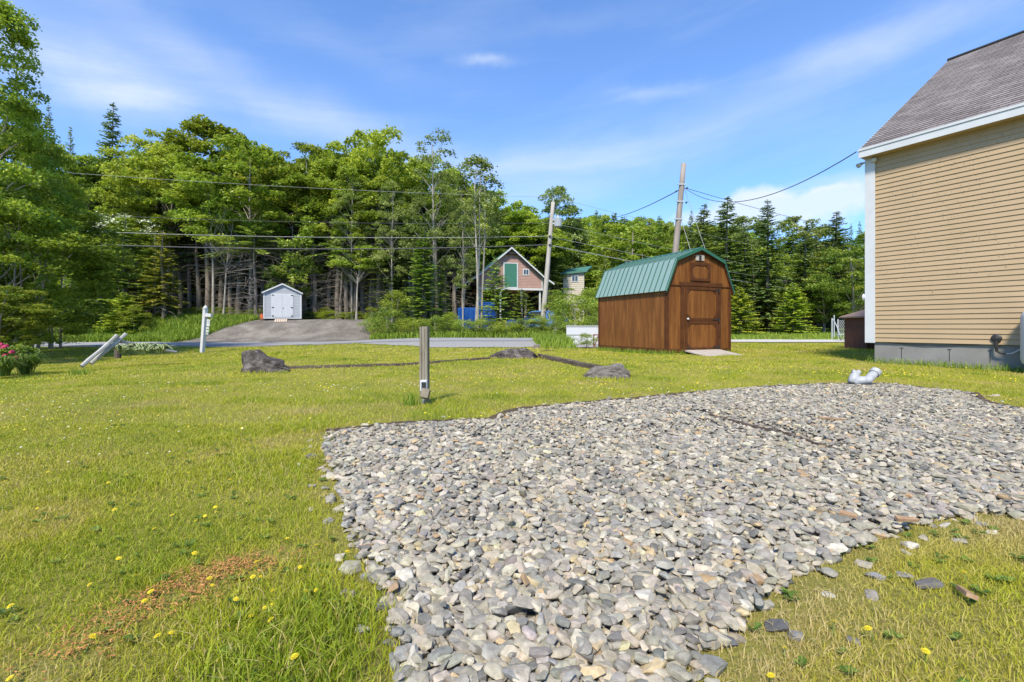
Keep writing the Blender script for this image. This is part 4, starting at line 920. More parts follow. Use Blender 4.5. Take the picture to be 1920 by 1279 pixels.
for i in range(26):
    u = 1230+(i*71.7) % 460; Y = 62+(i*3.3) % 16
    GKL.append(place(['spruceA', 'spruceB', 'spruceC'][i % 3], u, random.uniform(430, 480), Y, 120, name='spruce_tree', label='dark spruce in the shade behind the right tree line', group=GK))

DEEP = lambda a, b: (lambda o: 'nearest' if o.location.y < a else ('middle' if o.location.y < b else 'farthest'))
rank_labels(GIL, uof, DEEP(38.5, 41.5), '{n} thin bare trunked spruce from the left in the {row} row inside the wood')
rank_labels(GDL, uof, (lambda o: 'nearest' if o.location.y < 50.5 else ('middle' if o.location.y < 55.5 else ('third' if o.location.y < 60.4 else 'farthest'))), '{n} dark spruce from the left in the {row} row deep in the wood')
rank_labels(GBL, uof, DEEP(51.5, 56.5), '{n} broadleaf tree from the left in the {row} row behind the front crowns')
rank_labels(GUL, uof, DEEP(37.3, 39), '{n} undergrowth bush from the left in the {row} row under the dark wood')
rank_labels([o for o in GHL if 'broad' in o.name], uof, DEEP(90, 110), '{n} broadleaf tree from the left in the {row} row on the distant hill')
rank_labels([o for o in GHL if 'spruce' in o.name], uof, DEEP(90, 110), '{n} spruce from the left in the {row} row on the distant wooded hill')
rank_labels(GKL, uof, DEEP(67, 72), '{n} dark spruce from the left in the {row} row behind the right tree line')
# ------------------------------------------------------------------ tan house at the right
def house():
    rz = math.atan2(HD[1], HD[0])          # local +x runs along the wall toward the camera, local -y points out of the wall
    e = empty('house', (HC[0], HC[1], 0), rz, 'large tan sided house with grey shingle roof at the right edge', 'house')
    # outward normal in local coords: rotate (-.861,-.508) by -rz
    # wall: clapboard profile
    z0 = .48; z1 = 4.72; Lw = 11.0; n = 42; c = (z1-z0)/n; prof = []
    for i in range(n):
        a = z0+i*c; prof += [(-.016, a), (-.019, a+.004), (-.002, a+c-.0005)]
    prof += [(0, z1), (.12, z1), (.12, z0)]
    mb = MB(); 
    # prism with separate quads to stay flat shaded
    P = prof
    for i in range(len(P)-3):
        (y0, za), (y1, zb) = P[i], P[i+1]; mb.add([(0.0, y0, za), (Lw, y0, za), (Lw, y1, zb), (0.0, y1, zb)], [(0, 1, 2, 3)])
    mb.add([(0, -.002, z1), (Lw, -.002, z1), (Lw, .12, z1), (0, .12, z1)], [(0, 1, 2, 3)])
    mb.build('wall', M['siding'], e)
    D = 9.8; g = MB(); g.add([(0.02, .02, z0), (0.02, D, z0), (0.02, D, z1), (.02, D/2, z1+3.2), (0.02, .02, z1)], [(0, 1, 2, 3, 4)]); g.add([(Lw, .0, z0), (Lw, D, z0), (Lw, D, z1), (Lw, D/2, z1+3.2), (Lw, .0, z1)], [(0, 1, 2, 3, 4)])
    g.add([(0, D, z0), (Lw, D, z0), (Lw, D, z1), (0, D, z1)], [(0, 1, 2, 3)]); g.build('gable_wall', M['siding'], e)
    for xx in np.linspace(1.1, 9, 4): boxo('siding_seam', M['siding'], e, xx, -.0215, z0+c*5*(1+int(xx) % 2), xx+.012, -.004, z0+c*(5*(1+int(xx) % 2)+1))
    MB().box(.05, .035, -.3, Lw-.05, D-.1, z0+.03).build('foundation', M['concrete'], e)
    for xx in (.55, 1.35, 1.95, 2.75): MB().box(xx, .028, .12, xx+.008, .034, .36).box(xx-.03, .028, .355, xx+.035, .034, .366).build('form_tie_mark', M['black'], e)
    MB().box(-.11, -.045, z0-.02, .085, -.02, z1).box(-.11, -.0195, z0-.02, -.085, .12, z1).build('corner_board', M['white'], e)
    # roof. eave 0.25 outside the wall, rake .12 past the corner
    ez = 4.86; run = 5.15; rise = 3.49; xr = -.12; t = .09
    me = MB()
    me.add([(xr, -.25, ez), (Lw+.3, -.25, ez), (Lw+.3, -.25+run, ez+rise), (xr, -.25+run, ez+rise)], [(0, 1, 2, 3)])
    me.add([(xr, -.25+2*run, ez), (Lw+.3, -.25+2*run, ez), (Lw+.3, -.25+run, ez+rise), (xr, -.25+run, ez+rise)], [(3, 2, 1, 0)])
    me.add([(xr, -.25, ez-.04), (Lw+.3, -.25, ez-.04), (Lw+.3, -.25, ez), (xr, -.25, ez)], [(0, 1, 2, 3)])
    me.add([(xr, -.25, ez-.04), (xr, -.25+run, ez+rise-.04), (xr, -.25+run, ez+rise), (xr, -.25, ez), (xr, -.25+2*run, ez-.04), (xr, -.25+2*run, ez)], [(0, 1, 2, 3), (1, 4, 5, 2)])
    # shingle course edges as real steps
    nrow = 44; sl = math.hypot(run, rise); dy = run/sl; dz = rise/sl
    for i in range(nrow):
        s0 = sl*i/nrow; s1 = sl*(i+1)/nrow+.02; o_ = .012
        a = (-.25+dy*s0-dz*o_, ez+dz*s0+dy*o_); b = (-.25+dy*s1-dz*.002, ez+dz*s1+dy*.002); a2 = (-.25+dy*s0, ez+dz*s0)
        me.add([(xr-.01, a[0], a[1]), (Lw+.3, a[0], a[1]), (Lw+.3, b[0], b[1]), (xr-.01, b[0], b[1]), (xr-.01, a2[0], a2[1]), (Lw+.3, a2[0], a2[1])], [(0, 1, 2, 3), (4, 5, 1, 0)])
    r = me.build('roof', M['shingle'], e)
    uv = r.data.uv_layers.new(name='UVMap')
    for l in r.data.loops:
        co = r.data.vertices[l.vertex_index].co; uv.data[l.index].uv = (co.x, (co.y+.25)/dy)
    MB().tube([(xr-.02, -.25+run, ez+rise+.02), (Lw+.3, -.25+run, ez+rise+.02)], .05, 6).build('ridge_cap', M['black'], r)
    MB().box(xr-.02, -.272, ez-.2, Lw+.3, -.252, ez-.005).box(xr-.02, -.29, ez-.05, Lw+.3, -.273, ez+.0).build('fascia', M['white'], e)
    # boxed soffit and rake return
    MB().box(xr, -.251, ez-.2, Lw, -.003, ez-.185).build('soffit', M['siding'], e)
    rk = MB()
    for sg in (0, 1):
        y0 = -.262 if sg == 0 else -.25+2*run; y1 = -.25+run
        rk.add([(xr-.03, y0, ez-.2), (xr-.03, y1, ez+rise-.2), (xr-.03, y1, ez+rise-.01), (xr-.03, y0, ez-.01), (xr, y0, ez-.2), (xr, y1, ez+rise-.2), (xr, y1, ez+rise-.01), (xr, y0, ez-.01)], [(0, 1, 2, 3), (4, 5, 6, 7), (0, 4, 5, 1), (3, 2, 6, 7), (0, 3, 7, 4)])
    rk.build('rake_board', M['white'], e)
    # light fixture under the eave
    fl = MB().tube([(-.13, -.02, 4.6), (-.17, -.1, 4.56)], .02, 8).tube([(-.15, -.08, 4.58), (-.2, -.16, 4.52)], [.03, .055], 12).build('flood_light', M['galv'], e)
    MB().tube([(.08, -.03, 4.6), (.08, -.08, 4.59), (.08, -.13, 4.585)], [.035, .06, .03], 12).build('lamp_globe', M['white'], e, smooth=True)
    MB().tube([(-.10, .03, 1.5), (-.16, .03, 1.5)], [.09, .09], 14).build('meter_cover', M['white'], e)
    # black vent
    t_ = 2.06; v = MB().tube([(t_, -.02, .6), (t_, -.04, .6), (t_, -.055, .6)], [.075, .08, .055], 18).tube([(t_, -.055, .6), (t_, -.07, .6)], [.04, .025], 14).tube([(t_, -.07, .56), (t_+.005, -.07, .45), (t_+.01, -.06, .36), (t_+.06, -.05, .32), (t_+.14, -.05, .315)], [.03, .026, .024, .018, .01], 10).build('vent_pipe', M['black'], e)
    MB().tube([(t_+.14, -.05, .315), (t_+.22, -.06, .33), (t_+.3, -.07, .39), (t_+.4, -.07, .45), (t_+.5, -.08, .46)], .01, 8).build('white_cord', M['white'], e)
    MB().tube([(.3, .01, .475), (.7, .005, .45), (1.0, .0, .44), (1.4, .005, .45), (1.8, .01, .475)], .006, 6).build('loose_cable', M['black'], e)
house()
e = empty('propane_tank', (9.42, 8.22, 0), 0, 'white upright propane tank cut by the right edge beside the house', 'tank')
R_ = .39; prof = [(.2, .0), (.3, .02), (.37, .08), (.39, .16), (.39, .9), (.37, .98), (.3, 1.05), (.15, 1.08), (.02, 1.09)]
MB().tube([(0, 0, .09+z) for r, z in prof], [r for r, z in prof], 28).build('tank_body', M['whitevinyl'], e, smooth=True)
MB().tube([(0, 0, 1.15), (0, 0, 1.26)], .12, 16).build('valve_cap', M['whitevinyl'], e); MB().tube([(0, 0, 0), (0, 0, .12)], .24, 20).build('foot_ring', M['white'], e)

# ------------------------------------------------------------------ brown barn shed
def barn_shed():
    W = 2.45; D = 3.45
    e = empty('gambrel_shed', (SHED_O[0], SHED_O[1], 0), PHI, 'brown stained wooden shed with green metal gambrel roof', 'shed')
    zb = .1; ez = 1.98; prof = [(0, zb), (W, zb), (W, ez), (W-.33, 2.72), (W/2, 3.06), (.33, 2.72), (0, ez)]
    MB().prism(prof, 0, D).build('wall', M['stain'], e)
    for xx in (.1, W-.3): MB().box(xx, .05, -.1, xx+.12, D-.05, zb).build('skid', M['timber_dark'], e)
    # trims on the front
    MB().box(-.012, -.022, zb-.01, .075, -.002, ez-.02).build('corner_trim', M['stain_trim'], e); MB().box(W-.075, -.022, zb-.01, W+.012, -.002, ez-.02).build('corner_trim', M['stain_trim'], e)
    MB().box(-.022, 0, zb-.01, -.002, .07, ez-.03).box(-.022, D-.07, zb-.01, -.002, D, ez-.03).build('corner_trim', M['stain_trim'], e)
    MB().box(-.024, .07, zb-.02, -.002, D-.07, zb+.09).build('skirt_board', M['stain_trim'], e)
    MB().box(.08, -.018, zb-.01, .499, -.002, zb+.08).build('skirt_board', M['stain_trim'], e); MB().box(2.051, -.018, zb-.01, W-.08, -.002, zb+.08).build('skirt_board', M['stain_trim'], e)
    MB().box(.02, -.026, ez+.03, W-.02, -.002, ez+.05).build('seam_strip', M['stain_trim'], e)
    MB().box(.5, -.034, zb, .62, -.003, ez+.03).box(1.94, -.034, zb, 2.05, -.003, ez+.03).box(.46, -.045, ez+.031, 2.09, -.003, ez+.14).build('door_frame', M['stain_trim'], e)
    # door
    d = MB().box(.64, -.03, zb+.03, 1.92, -.004, ez+.01).build('door', M['stain'], e)
    def panel(x0, x1, z0, z1, ch, nm='door_trim', par=d, y=-.05, w_=.075):
        m = MB(); m.box(x0, y, z0, x0+w_, -.031, z1).box(x1-w_, y, z0, x1, -.031, z1).box(x0+w_, y, z0, x1-w_, -.031, z0+w_).box(x0+w_, y, z1-w_, x1-w_, -.031, z1)
        a = w_; q = [(x0+a, z0+a, 1, 1), (x1-a, z0+a, -1, 1), (x0+a, z1-a, 1, -1), (x1-a, z1-a, -1, -1)]
        for cx_, cz_, sx, sz in q: m.prism([(cx_, cz_), (cx_+sx*ch, cz_), (cx_, cz_+sz*ch)], y+.003, -.031, 'y')
        m.build(nm, M['stain_trim'], par)
    panel(.65, 1.91, zb+.04, .99, .13); panel(.65, 1.91, 1.0, ez, .13)
    for zz in (zb+.1, 1.02, ez-.09): MB().box(1.7, -.06, zz, 1.93, -.051, zz+.03).box(1.9, -.065, zz-.05, 1.95, -.051, zz+.08).build('hinge', M['black'], d)
    MB().box(.7, -.06, zb+.09, .86, -.051, zb+.12).build('door_latch', M['black'], d)
    MB().tube([(.715, -.05, 1.05), (.715, -.09, 1.05), (.715, -.11, 1.05)], [.02, .035, .02], 12).build('door_knob', M['white'], d, smooth=True)
    lp = MB().box(.86, -.03, 2.19, 1.6, -.003, 2.68).build('loft_panel', M['stain'], e); panel(.85, 1.61, 2.17, 2.7, .1, 'panel_trim', lp)
    v = MB().box(1.07, -.03, 2.77, 1.39, -.003, 2.93).build('gable_vent', M['rampwood'], e)
    MB().box(1.18, -.04, 2.78, 1.27, -.031, 2.92).build('vent_slot', M['glass'], v)
    # roof: standing-seam sheets
    ov = .07; y0 = -.09; y1 = D+.09
    pts = [(-.075, ez-.14), (.31, 2.76), (W/2, 3.12), (W-.31, 2.76), (W+.075, ez-.14)]
    rb = MB()
    for i in range(4):
        (xa, za), (xb, zb_) = pts[i], pts[i+1]; n_ = Vector((-(zb_-za), 0, xb-xa)).normalized()*.02
        rb.add([(xa, y0, za), (xa, y1, za), (xb, y1, zb_), (xb, y0, zb_), (xa+n_.x, y0, za+n_.z), (xa+n_.x, y1, za+n_.z), (xb+n_.x, y1, zb_+n_.z), (xb+n_.x, y0, zb_+n_.z)], [(0, 1, 2, 3), (4, 5, 6, 7), (0, 1, 5, 4), (2, 3, 7, 6), (1, 2, 6, 5), (0, 3, 7, 4)])
    roof = rb.build('roof', M['green_roof'], e)
    sb_ = MB(); ns = 15
    for k in range(ns+1):
        y = y0+.03+(y1-y0-.06)*k/ns
        for i in range(4):
            (xa, za), (xb, zb_) = pts[i], pts[i+1]; n_ = Vector((-(zb_-za), 0, xb-xa)).normalized(); w_ = .013; o1 = n_*.0205; o2 = n_*.042
            A = Vector((xa, 0, za)); B = Vector((xb, 0, zb_)); vs = []
            for (p, yy, o_) in ((A, y-w_, o1), (A, y+w_, o1), (B, y+w_, o1), (B, y-w_, o1), (A, y-w_*.5, o2), (A, y+w_*.5, o2), (B, y+w_*.5, o2), (B, y-w_*.5, o2)): vs.append(p+o_+Vector((0, yy, 0)))
            sb_.add(vs, [(0, 3, 2, 1), (4, 5, 6, 7), (0, 1, 5, 4), (1, 2, 6, 5), (2, 3, 7, 6), (3, 0, 4, 7)])
    sb_.build('roof_ribs', surf('rib_green', (.035, .1, .08), (.045, .12, .095), 2, .7, spec=.2), roof)
    tb = MB()
    for yy in (y0-.016, y1):
        for i in range(4):
            (xa, za), (xb, zb_) = pts[i], pts[i+1]; tb.add([(xa, yy, za-.045), (xb, yy, zb_-.05), (xb, yy, zb_+.045), (xa, yy, za+.045), (xa, yy+.015, za-.045), (xb, yy+.015, zb_-.05), (xb, yy+.015, zb_+.045), (xa, yy+.015, za+.045)], [(0, 1, 2, 3), (4, 7, 6, 5), (0, 4, 5, 1), (3, 2, 6, 7)])
    tb.build('roof_trim', M['green_trim'], roof)
    MB().prism([(W/2-.12, 3.105), (W/2, 3.165), (W/2+.12, 3.105), (W/2, 3.14)], y0, y1).build('ridge_cap', M['green_trim'], roof)
    ub = MB()
    for i in range(4):
        (xa, za), (xb, zb_) = pts[i], pts[i+1]; ub.add([(xa, -.06, za-.01), (xb, -.06, zb_-.01), (xb, -.06, zb_-.075), (xa, -.06, za-.065), (xa, -.002, za-.01), (xb, -.002, zb_-.01), (xb, -.002, zb_-.075), (xa, -.002, za-.065)], [(0, 1, 2, 3), (4, 7, 6, 5), (3, 2, 6, 7)])
    ub.build('rake_trim', M['stain_trim'], e)
barn_shed()
rp = empty('shed_ramp', (SHED_O[0]+math.cos(PHI)*.6, SHED_O[1]+math.sin(PHI)*.6, 0), PHI, 'grey plank ramp leading up to the door of the brown shed', 'ramp')
Mr = Matrix.Rotation(math.radians(8.0), 4, 'X')
for k in range(5): MB().box(.02+k*.27, -1.14, .0, .02+k*.27+.25, -.05, .035, M=Matrix.Translation((0, 0, .12)) @ Mr).build('plank', M['rampwood'], rp)
MB().box(.04, -.35, -.05, 1.33, -.28, -.002, M=Matrix.Translation((0, 0, .12)) @ Mr).build('cross_support', M['oldwood'], rp)

# ------------------------------------------------------------------ grey shed across the road
def grey_shed():
    Y = 33.4; x0 = gx(497, Y); z = H+(HZ-597)/F*Y; W = 2.42; D = 3.4; e = empty('garden_shed', (x0, Y-.2, z), math.radians(22), 'small grey vinyl shed with white double doors on the gravel driveway', 'shed')
    ez = 1.82; pk = 2.4; mb = MB(); n = 17; c = ez/n
    for i in range(n):
        a = i*c; mb.add([(0, -.015, a), (W, -.015, a), (W, 0, a+c), (0, 0, a+c)], [(0, 1, 2, 3)]); mb.add([(W+.015, 0, a), (W+.015, D, a), (W, D, a+c), (W, 0, a+c)], [(0, 1, 2, 3)]); mb.add([(-.015, 0, a), (-.015, D, a), (0, D, a+c), (0, 0, a+c)], [(0, 1, 2, 3)])
    for i in range(6):
        a = ez+(pk-ez)*i/6; b = ez+(pk-ez)*(i+1)/6; fa = 1-(a-ez)/(pk-ez); fb = 1-(b-ez)/(pk-ez); mb.add([(W/2-W/2*fa, -.015, a), (W/2+W/2*fa, -.015, a), (W/2+W/2*fb, 0, b), (W/2-W/2*fb, 0, b)], [(0, 1, 2, 3)])
    mb.add([(0, D, 0), (W, D, 0), (W, D, ez), (W/2, D, pk), (0, D, ez)], [(0, 1, 2, 3, 4)]); mb.build('wall', M['greysiding'], e)
    MB().box(-.02, -.04, -.02, .07, -.016, ez).box(W-.07, -.04, -.02, W+.02, -.016, ez).box(.07, -.035, -.02, W-.07, -.016, .05).build('corner_trim', M['white'], e)
    r = MB(); o_ = .1
    r.prism([(-o_, ez-.06), (W/2, pk+.02), (W+o_, ez-.06), (W+o_, ez+.0), (W/2, pk+.09), (-o_, ez+.0)], -.12, D+.1); rf = r.build('roof', M['tanroof'], e)
    f = MB(); f.prism([(-o_-.01, ez-.08), (W/2, pk-.005), (W+o_+.01, ez-.08), (W+o_+.01, ez+.015), (W/2, pk+.10), (-o_-.01, ez+.015)], -.15, -.121); f.build('rake_trim', M['white'], e)
    dm = MB().box(.48, -.03, .06, 1.92, -.016, 1.76).build('door_frame', M['white'], e)
    for k, (a, b) in enumerate(((.52, 1.19), (1.21, 1.88))):
        d = MB().box(a, -.045, .1, b, -.031, 1.72).build('door', M['whitevinyl'], e)
        for (px0, pz0, px1, pz1) in ((.06, .1, .3, .75), (.37, .1, .61, .75), (.06, .85, .3, 1.25), (.37, .85, .61, 1.25), (.06, 1.33, .3, 1.55), (.37, 1.33, .61, 1.55)):
            MB().box(a+px0, -.050, .1+pz0, a+px1, -.046, .1+pz0+.03).box(a+px0, -.050, .1+pz1-.03, a+px1, -.046, .1+pz1).box(a+px0, -.050, .1+pz0+.03, a+px0+.03, -.046, .1+pz1-.03).box(a+px1-.03, -.050, .1+pz0+.03, a+px1, -.046, .1+pz1-.03).build('raised_panel', M['white'], d)
        for zz in (.15, .75, 1.62):
            xx = a+.0 if k == 0 else b-.13; MB().box(xx, -.065, zz, xx+.13, -.046, zz+.06).build('hinge', M['black'], d)
    MB().tube([(1.25, -.05, .74), (1.25, -.09, .74)], .025, 8).build('door_handle', M['black'], e)
    p = empty('pallet_ramp', (x0+.75, Y-.1, z-.22), math.radians(22), 'small slatted wooden pallet ramp below the doors of the grey shed', 'ramp')
    Mr = Matrix.Rotation(math.radians(22), 4, 'X')
    for k in range(6): MB().box(k*.135, -.42, .12, k*.135+.1, .1, .145, M=Mr).build('slat', M['pallet'], p)
    MB().box(0, -.42, .06, .78, -.36, .119, M=Mr).box(0, -.02, .06, .78, .04, .119, M=Mr).build('runner', M['oldwood'], p)
    b = empty('bucket', (x0-.22, Y+.05, z-.05), 0, 'orange plastic bucket beside the left corner of the grey shed', 'bucket')
    MB().tube([(0, 0, 0), (0, 0, .1), (0, 0, .34)], [.13, .14, .16], 14).build('bucket_body', M['orange'], b); MB().tube([(0, 0, .335), (0, 0, .36)], .17, 14).build('bucket_rim', M['orange'], b)
grey_shed()

# ------------------------------------------------------------------ signpost
def signpost():
    Y = 19.0; x = gx(379, Y); z = hs(x, Y); e = empty('signpost', (x, Y, z-.05), math.radians(18), 'leaning white signpost with a pointed cap and small hanging signs', 'signpost'); e.rotation_euler = (0, math.radians(5.6), math.radians(-18))
    top = H+(HZ-580)/F*Y-z+.05
    MB().box(-.065, -.065, -.2, .065, .065, top, bev=.008).build('post', M['white'], e)
    MB().box(-.08, -.08, top, .08, .08, top+.03).tube([(0, 0, top+.03), (0, 0, top+.05), (0, 0, top+.09), (0, 0, top+.17)], [.05, .085, .075, .01], 10).build('post_cap', M['white'], e)
    MB().box(.066, -.05, top-.28, .36, .05, top-.15, bev=.006).build('arm', M['white'], e)
    s = MB().box(.13, -.012, top-.66, .29, .012, top-.38, bev=.004).build('hanging_sign', M['white'], e)
    MB().tube([(.17, 0, top-.28), (.17, 0, top-.38)], .006, 6).tube([(.26, 0, top-.28), (.26, 0, top-.38)], .006, 6).build('hook', M['black'], s)
    MB().box(.17, -.016, top-.53, .25, -.0125, top-.51).box(.17, -.016, top-.49, .25, -.0125, top-.475).box(.18, -.016, top-.46, .24, -.0125, top-.43).build('sign_mark', M['galv'], s)
    q = MB().box(.12, -.012, top-.77, .27, .012, top-.70).build('lower_sign', M['white'], e); MB().box(.12, -.012, top-.88, .27, .012, top-.81).build('lower_sign', M['white'], e)
    MB().box(.13, -.02, top-1.0, .26, .02, top-.9).build('leaflet_box', M['galv'], e)
signpost()

# ------------------------------------------------------------------ weathered post with outlet
def outlet_post():
    Y = 5.11; x = gx(796, Y); z = hs(x, Y); e = empty('wooden_post', (x, Y, z), math.radians(-6), 'square weathered wooden post with electrical boxes standing in the lawn', 'post')
    MB().box(-.044, -.044, -.2, .044, .044, .825, bev=.003).build('post', M['postwood'], e)
    MB().box(-.025, -.0455, .0, -.018, -.0442, .825).box(.012, -.0455, .1, .016, -.0442, .8).build('crack', M['timber_dark'], e)
    b = MB().box(-.02, -.10, .14, .052, -.0455, .255, bev=.005).build('outlet_box', M['white'], e)
    MB().box(-.002, -.108, .15, .046, -.1005, .235).build('outlet_face', M['black'], b)
    Mx = Matrix.Translation((.056, -.13, .15)) @ Matrix.Rotation(math.radians(10), 4, 'Y') @ Matrix.Rotation(math.radians(-25), 4, 'X')
    MB().box(-.04, -.035, -.085, .045, .03, .015, M=Mx, bev=.006).build('open_cover', surf('dusty_cover', (.13, .11, .07), (.2, .17, .12), 9, .7), b)
    MB().tube([(.005, -.06, .14), (.005, -.06, .02), (.0, -.055, -.05)], .014, 10).build('conduit', M['galv'], e)
outlet_post()

# ------------------------------------------------------------------ boulders and landscape timbers
def boulder(name, u, v, wpx, hpx, label, mat, prof, depth=.6, rz=0, seed=1, base_drop=.05, cat='boulder'):
    Y = H*F/(v-HZ)*1.0; Wm = wpx/F*Y*1.3; Hm = hpx/F*Y*1.3; x = gx(u, Y); r = np.random.default_rng(seed)
    bm = bmesh.new(); bmesh.ops.create_icosphere(bm, subdivisions=5, radius=1)
    V = np.array([q.co[:] for q in bm.verts]); s = np.sign(V); 
    P = V.copy(); P[:, 0] = np.sign(V[:, 0])*np.abs(V[:, 0])**.8; P[:, 2] = (V[:, 2]+.25)/1.25; P[:, 2] = np.where(P[:, 2] > 0, np.abs(P[:, 2])**.7, P[:, 2])
    for k in range(26):
        d = unit(r.normal(size=3)); d[2] = abs(d[2])*.6; c = r.uniform(.62, .92); t = P@d; P = P-np.clip(t-c, 0, 9)[:, None]*d*.9
    nz = sum((vnoise(P[:, 0]*f+9, P[:, 1]*f+P[:, 2]*f*1.7+4, .5)-.5)*.12/f*1.6 for f in (1, 2.3, 5, 9)); P = P*(1+nz[:, None])
    top = np.interp(P[:, 0], [p[0] for p in prof], [p[1] for p in prof]); P[:, 2] *= top
    P = P*np.array([Wm/2, Wm/2*depth, Hm]); P[:, 2] -= base_drop*.5
    for q, p in zip(bm.verts, P): q.co = p
    me = bpy.data.meshes.new(name); bm.to_mesh(me); bm.free(); me.materials.append(M[mat]); o = bpy.data.objects.new(name, me); COL.objects.link(o)
    o.location = (x, Y+Wm*depth*.3, hs(x, Y)-.02); o.rotation_euler = (0, 0, rz); tag(o, label, cat, 'rocks around the old lawn bed' if cat == 'boulder' else None); return o
boulder('boulder', 486, 699, 100, 37, 'dark brown boulder with a steep left side at the left end of the lawn timbers', 'rock', [(-1, .75), (-.7, 1.0), (-.25, 1.0), (0, .78), (.3, .6), (1, .3)], .55, 0, 3)
boulder('boulder', 965, 673, 100, 18, 'low rounded dark rock mound between the left and right lawn timbers', 'rock', [(-1, .3), (-.5, .8), (0, 1), (.3, .95), (1, .3)], .6, 0, 5)
boulder('boulder', 1142, 710, 92, 24, 'flat grey weathered rock at the near end of the right lawn timber', 'rock_light', [(-1, .35), (-.4, .85), (.3, 1), (.8, .95), (1, .7)], .55, 0, 8)
boulder('small_rock', 1007, 654, 16, 9, 'small pale rock lying at the end of the road', 'rock_light', [(-1, .8), (1, .8)], .8, 0, 9, cat='rock')
def timber(p0, p1, hgt, wid, label, name='landscape_timber', mat='timber_dark'):
    Y0 = H*F/(p0[1]-HZ); Y1 = H*F/(p1[1]-HZ); a = Vector((gx(p0[0], Y0), Y0, 0)); b = Vector((gx(p1[0], Y1), Y1, 0)); d = b-a; L_ = d.length; n = 30; mb = MB(); pts = []
    bm = bmesh.new(); bmesh.ops.create_grid(bm, x_segments=2, y_segments=2, size=.1); bm.free()
    sec = [(-wid/2, -.12), (wid/2, -.12), (wid/2, hgt*.85), (wid*.35, hgt), (-wid*.35, hgt), (-wid/2, hgt*.85)]; vs = []; fs = []
    for i in range(n+1):
        for (yy, zz) in sec: vs.append((L_*i/n, yy+random.uniform(-.006, .006), zz+random.uniform(-.008, .008)*(zz > 0)))
    m = len(sec)
    for i in range(n):
        for k in range(m): fs.append((i*m+k, i*m+(k+1) % m, (i+1)*m+(k+1) % m, (i+1)*m+k))
    fs.append(tuple(range(m))[::-1]); fs.append(tuple(n*m+k for k in range(m))); mb.add(vs, fs); o = mb.build(name, M[mat])
    o.location = (a.x, a.y, hs(a.x, a.y)); o.rotation_euler = (0, 0, math.atan2(d.y, d.x)); tag(o, label, 'timber', 'old landscape timbers in the lawn')
timber((530, 693), (742, 687), .06, .09, 'rotting timber edging running right from the dark brown boulder'); timber((744, 687), (918, 674), .055, .09, 'rotting timber edging crossing behind the weathered post')
timber((1128, 697), (1012, 671), .095, .11, 'dark timber edging running back from the flat grey rock')
o = MB().tube([(0, 0, .03), (.2, .03, .05), (.42, 0, .03)], [.012, .018, .008], 6).build('fallen_stick', M['timber_dark']); o.location = (gx(1015, 15.5), 15.5, hs(gx(1015, 15.5), 15.5)); tag(o, 'short dark stick lying in the grass right of the rock mound', 'stick')

# ------------------------------------------------------------------ fallen split rails, hosta, flowers at the left
def rail(a, b, r0, label, mat='railwood', name='fence_rail'):
    a = Vector(a); b = Vector(b); n = 7; pts = [a.lerp(b, i/(n-1))+Vector((0, 0, .01*math.sin(i*1.3))) for i in range(n)]; o = MB().tube([p-a for p in pts], [r0*(1+.1*math.sin(i*2.1)) for i in range(n)], 7).build(name, M[mat]); o.location = a; tag(o, label, 'fence rail', 'rails of the broken split rail fence'); return o
def ap(u, v, Y): p = at(u, v, Y); return p
rail(ap(153, 687, 10.6), ap(219, 630, 11.5), .045, 'silver wooden rail propped at a slant, left one of two')
rail(ap(170, 682, 10.9), ap(236, 627, 11.7), .045, 'silver wooden rail propped at a slant, right one of two')
rail(ap(222, 640, 12.2), ap(330, 661, 13.8), .042, 'grey rail slanting down behind the hosta', 'railwood')
rail(ap(224, 646, 12.1), ap(282, 655, 12.8), .035, 'shorter pale rail just under the rail behind the hosta')
o = MB().tube([(0, 0, -.3), (0, 0, .0), (.02, 0, .28)], [.075, .075, .065], 9).build('fence_post', M['timber_dark']); o.location = ap(221, 650, 12.2); tag(o, 'dark stub of a fence post at the upper end of the fallen rails', 'fence post')
def arching(name, n, R0, hgt, wid, mat, seed, var=False, loc=(0, 0, 0), label='', cat='plant'):
    r = random.Random(seed); V = []; Fq = []; T = []; nb_ = 0; K = 6
    for _ in range(n):
        a = r.uniform(0, 6.28); L_ = R0*r.uniform(.6, 1.1); hh = hgt*r.uniform(.6, 1.1); d = np.array([math.cos(a), math.sin(a), 0]); s = np.array([-d[1], d[0], 0]); o0 = d*r.uniform(0, .3)*R0; w_ = wid*r.uniform(.7, 1.2); tt = r.random()
        for i in range(K):
            t = i/(K-1); p = o0+d*L_*t*(.4+.6*t)+np.array([0, 0, hh*(math.sin(t*2.35))*1.0]); ww = w_*math.sin(.35+2.7*t)
            lay = (-1, -.55, .55, 1) if var else (-1, 1)
            for q in lay: V.append(p+s*ww*q+np.array([0, 0, .15*ww*abs(q)])); T.append((1.0 if abs(q) > .6 else .25) if var else tt)
        m = 4 if var else 2
        for i in range(K-1):
            for q in range(m-1): Fq.append([nb_+i*m+q, nb_+i*m+q+1, nb_+(i+1)*m+q+1, nb_+(i+1)*m+q])
        nb_ += K*m
    o = mesh_np(name, np.array(V), np.array(Fq), M[mat], attr=np.array(T)); return o
def clumpplant(name, spots, mk, label, cat):
    e = empty(name, spots[0], 0, label, cat)
    for s in spots:
        o = mk(); o.parent = e; o.location = Vector(s)-Vector(spots[0])
    return e
hs_ = [ap(u, v, Y) for u, v, Y in ((262, 667, 11.6),)]
e = empty('hosta', hs_[0], 0, 'clump of green and cream variegated hosta leaves by the fallen rails', 'plant')
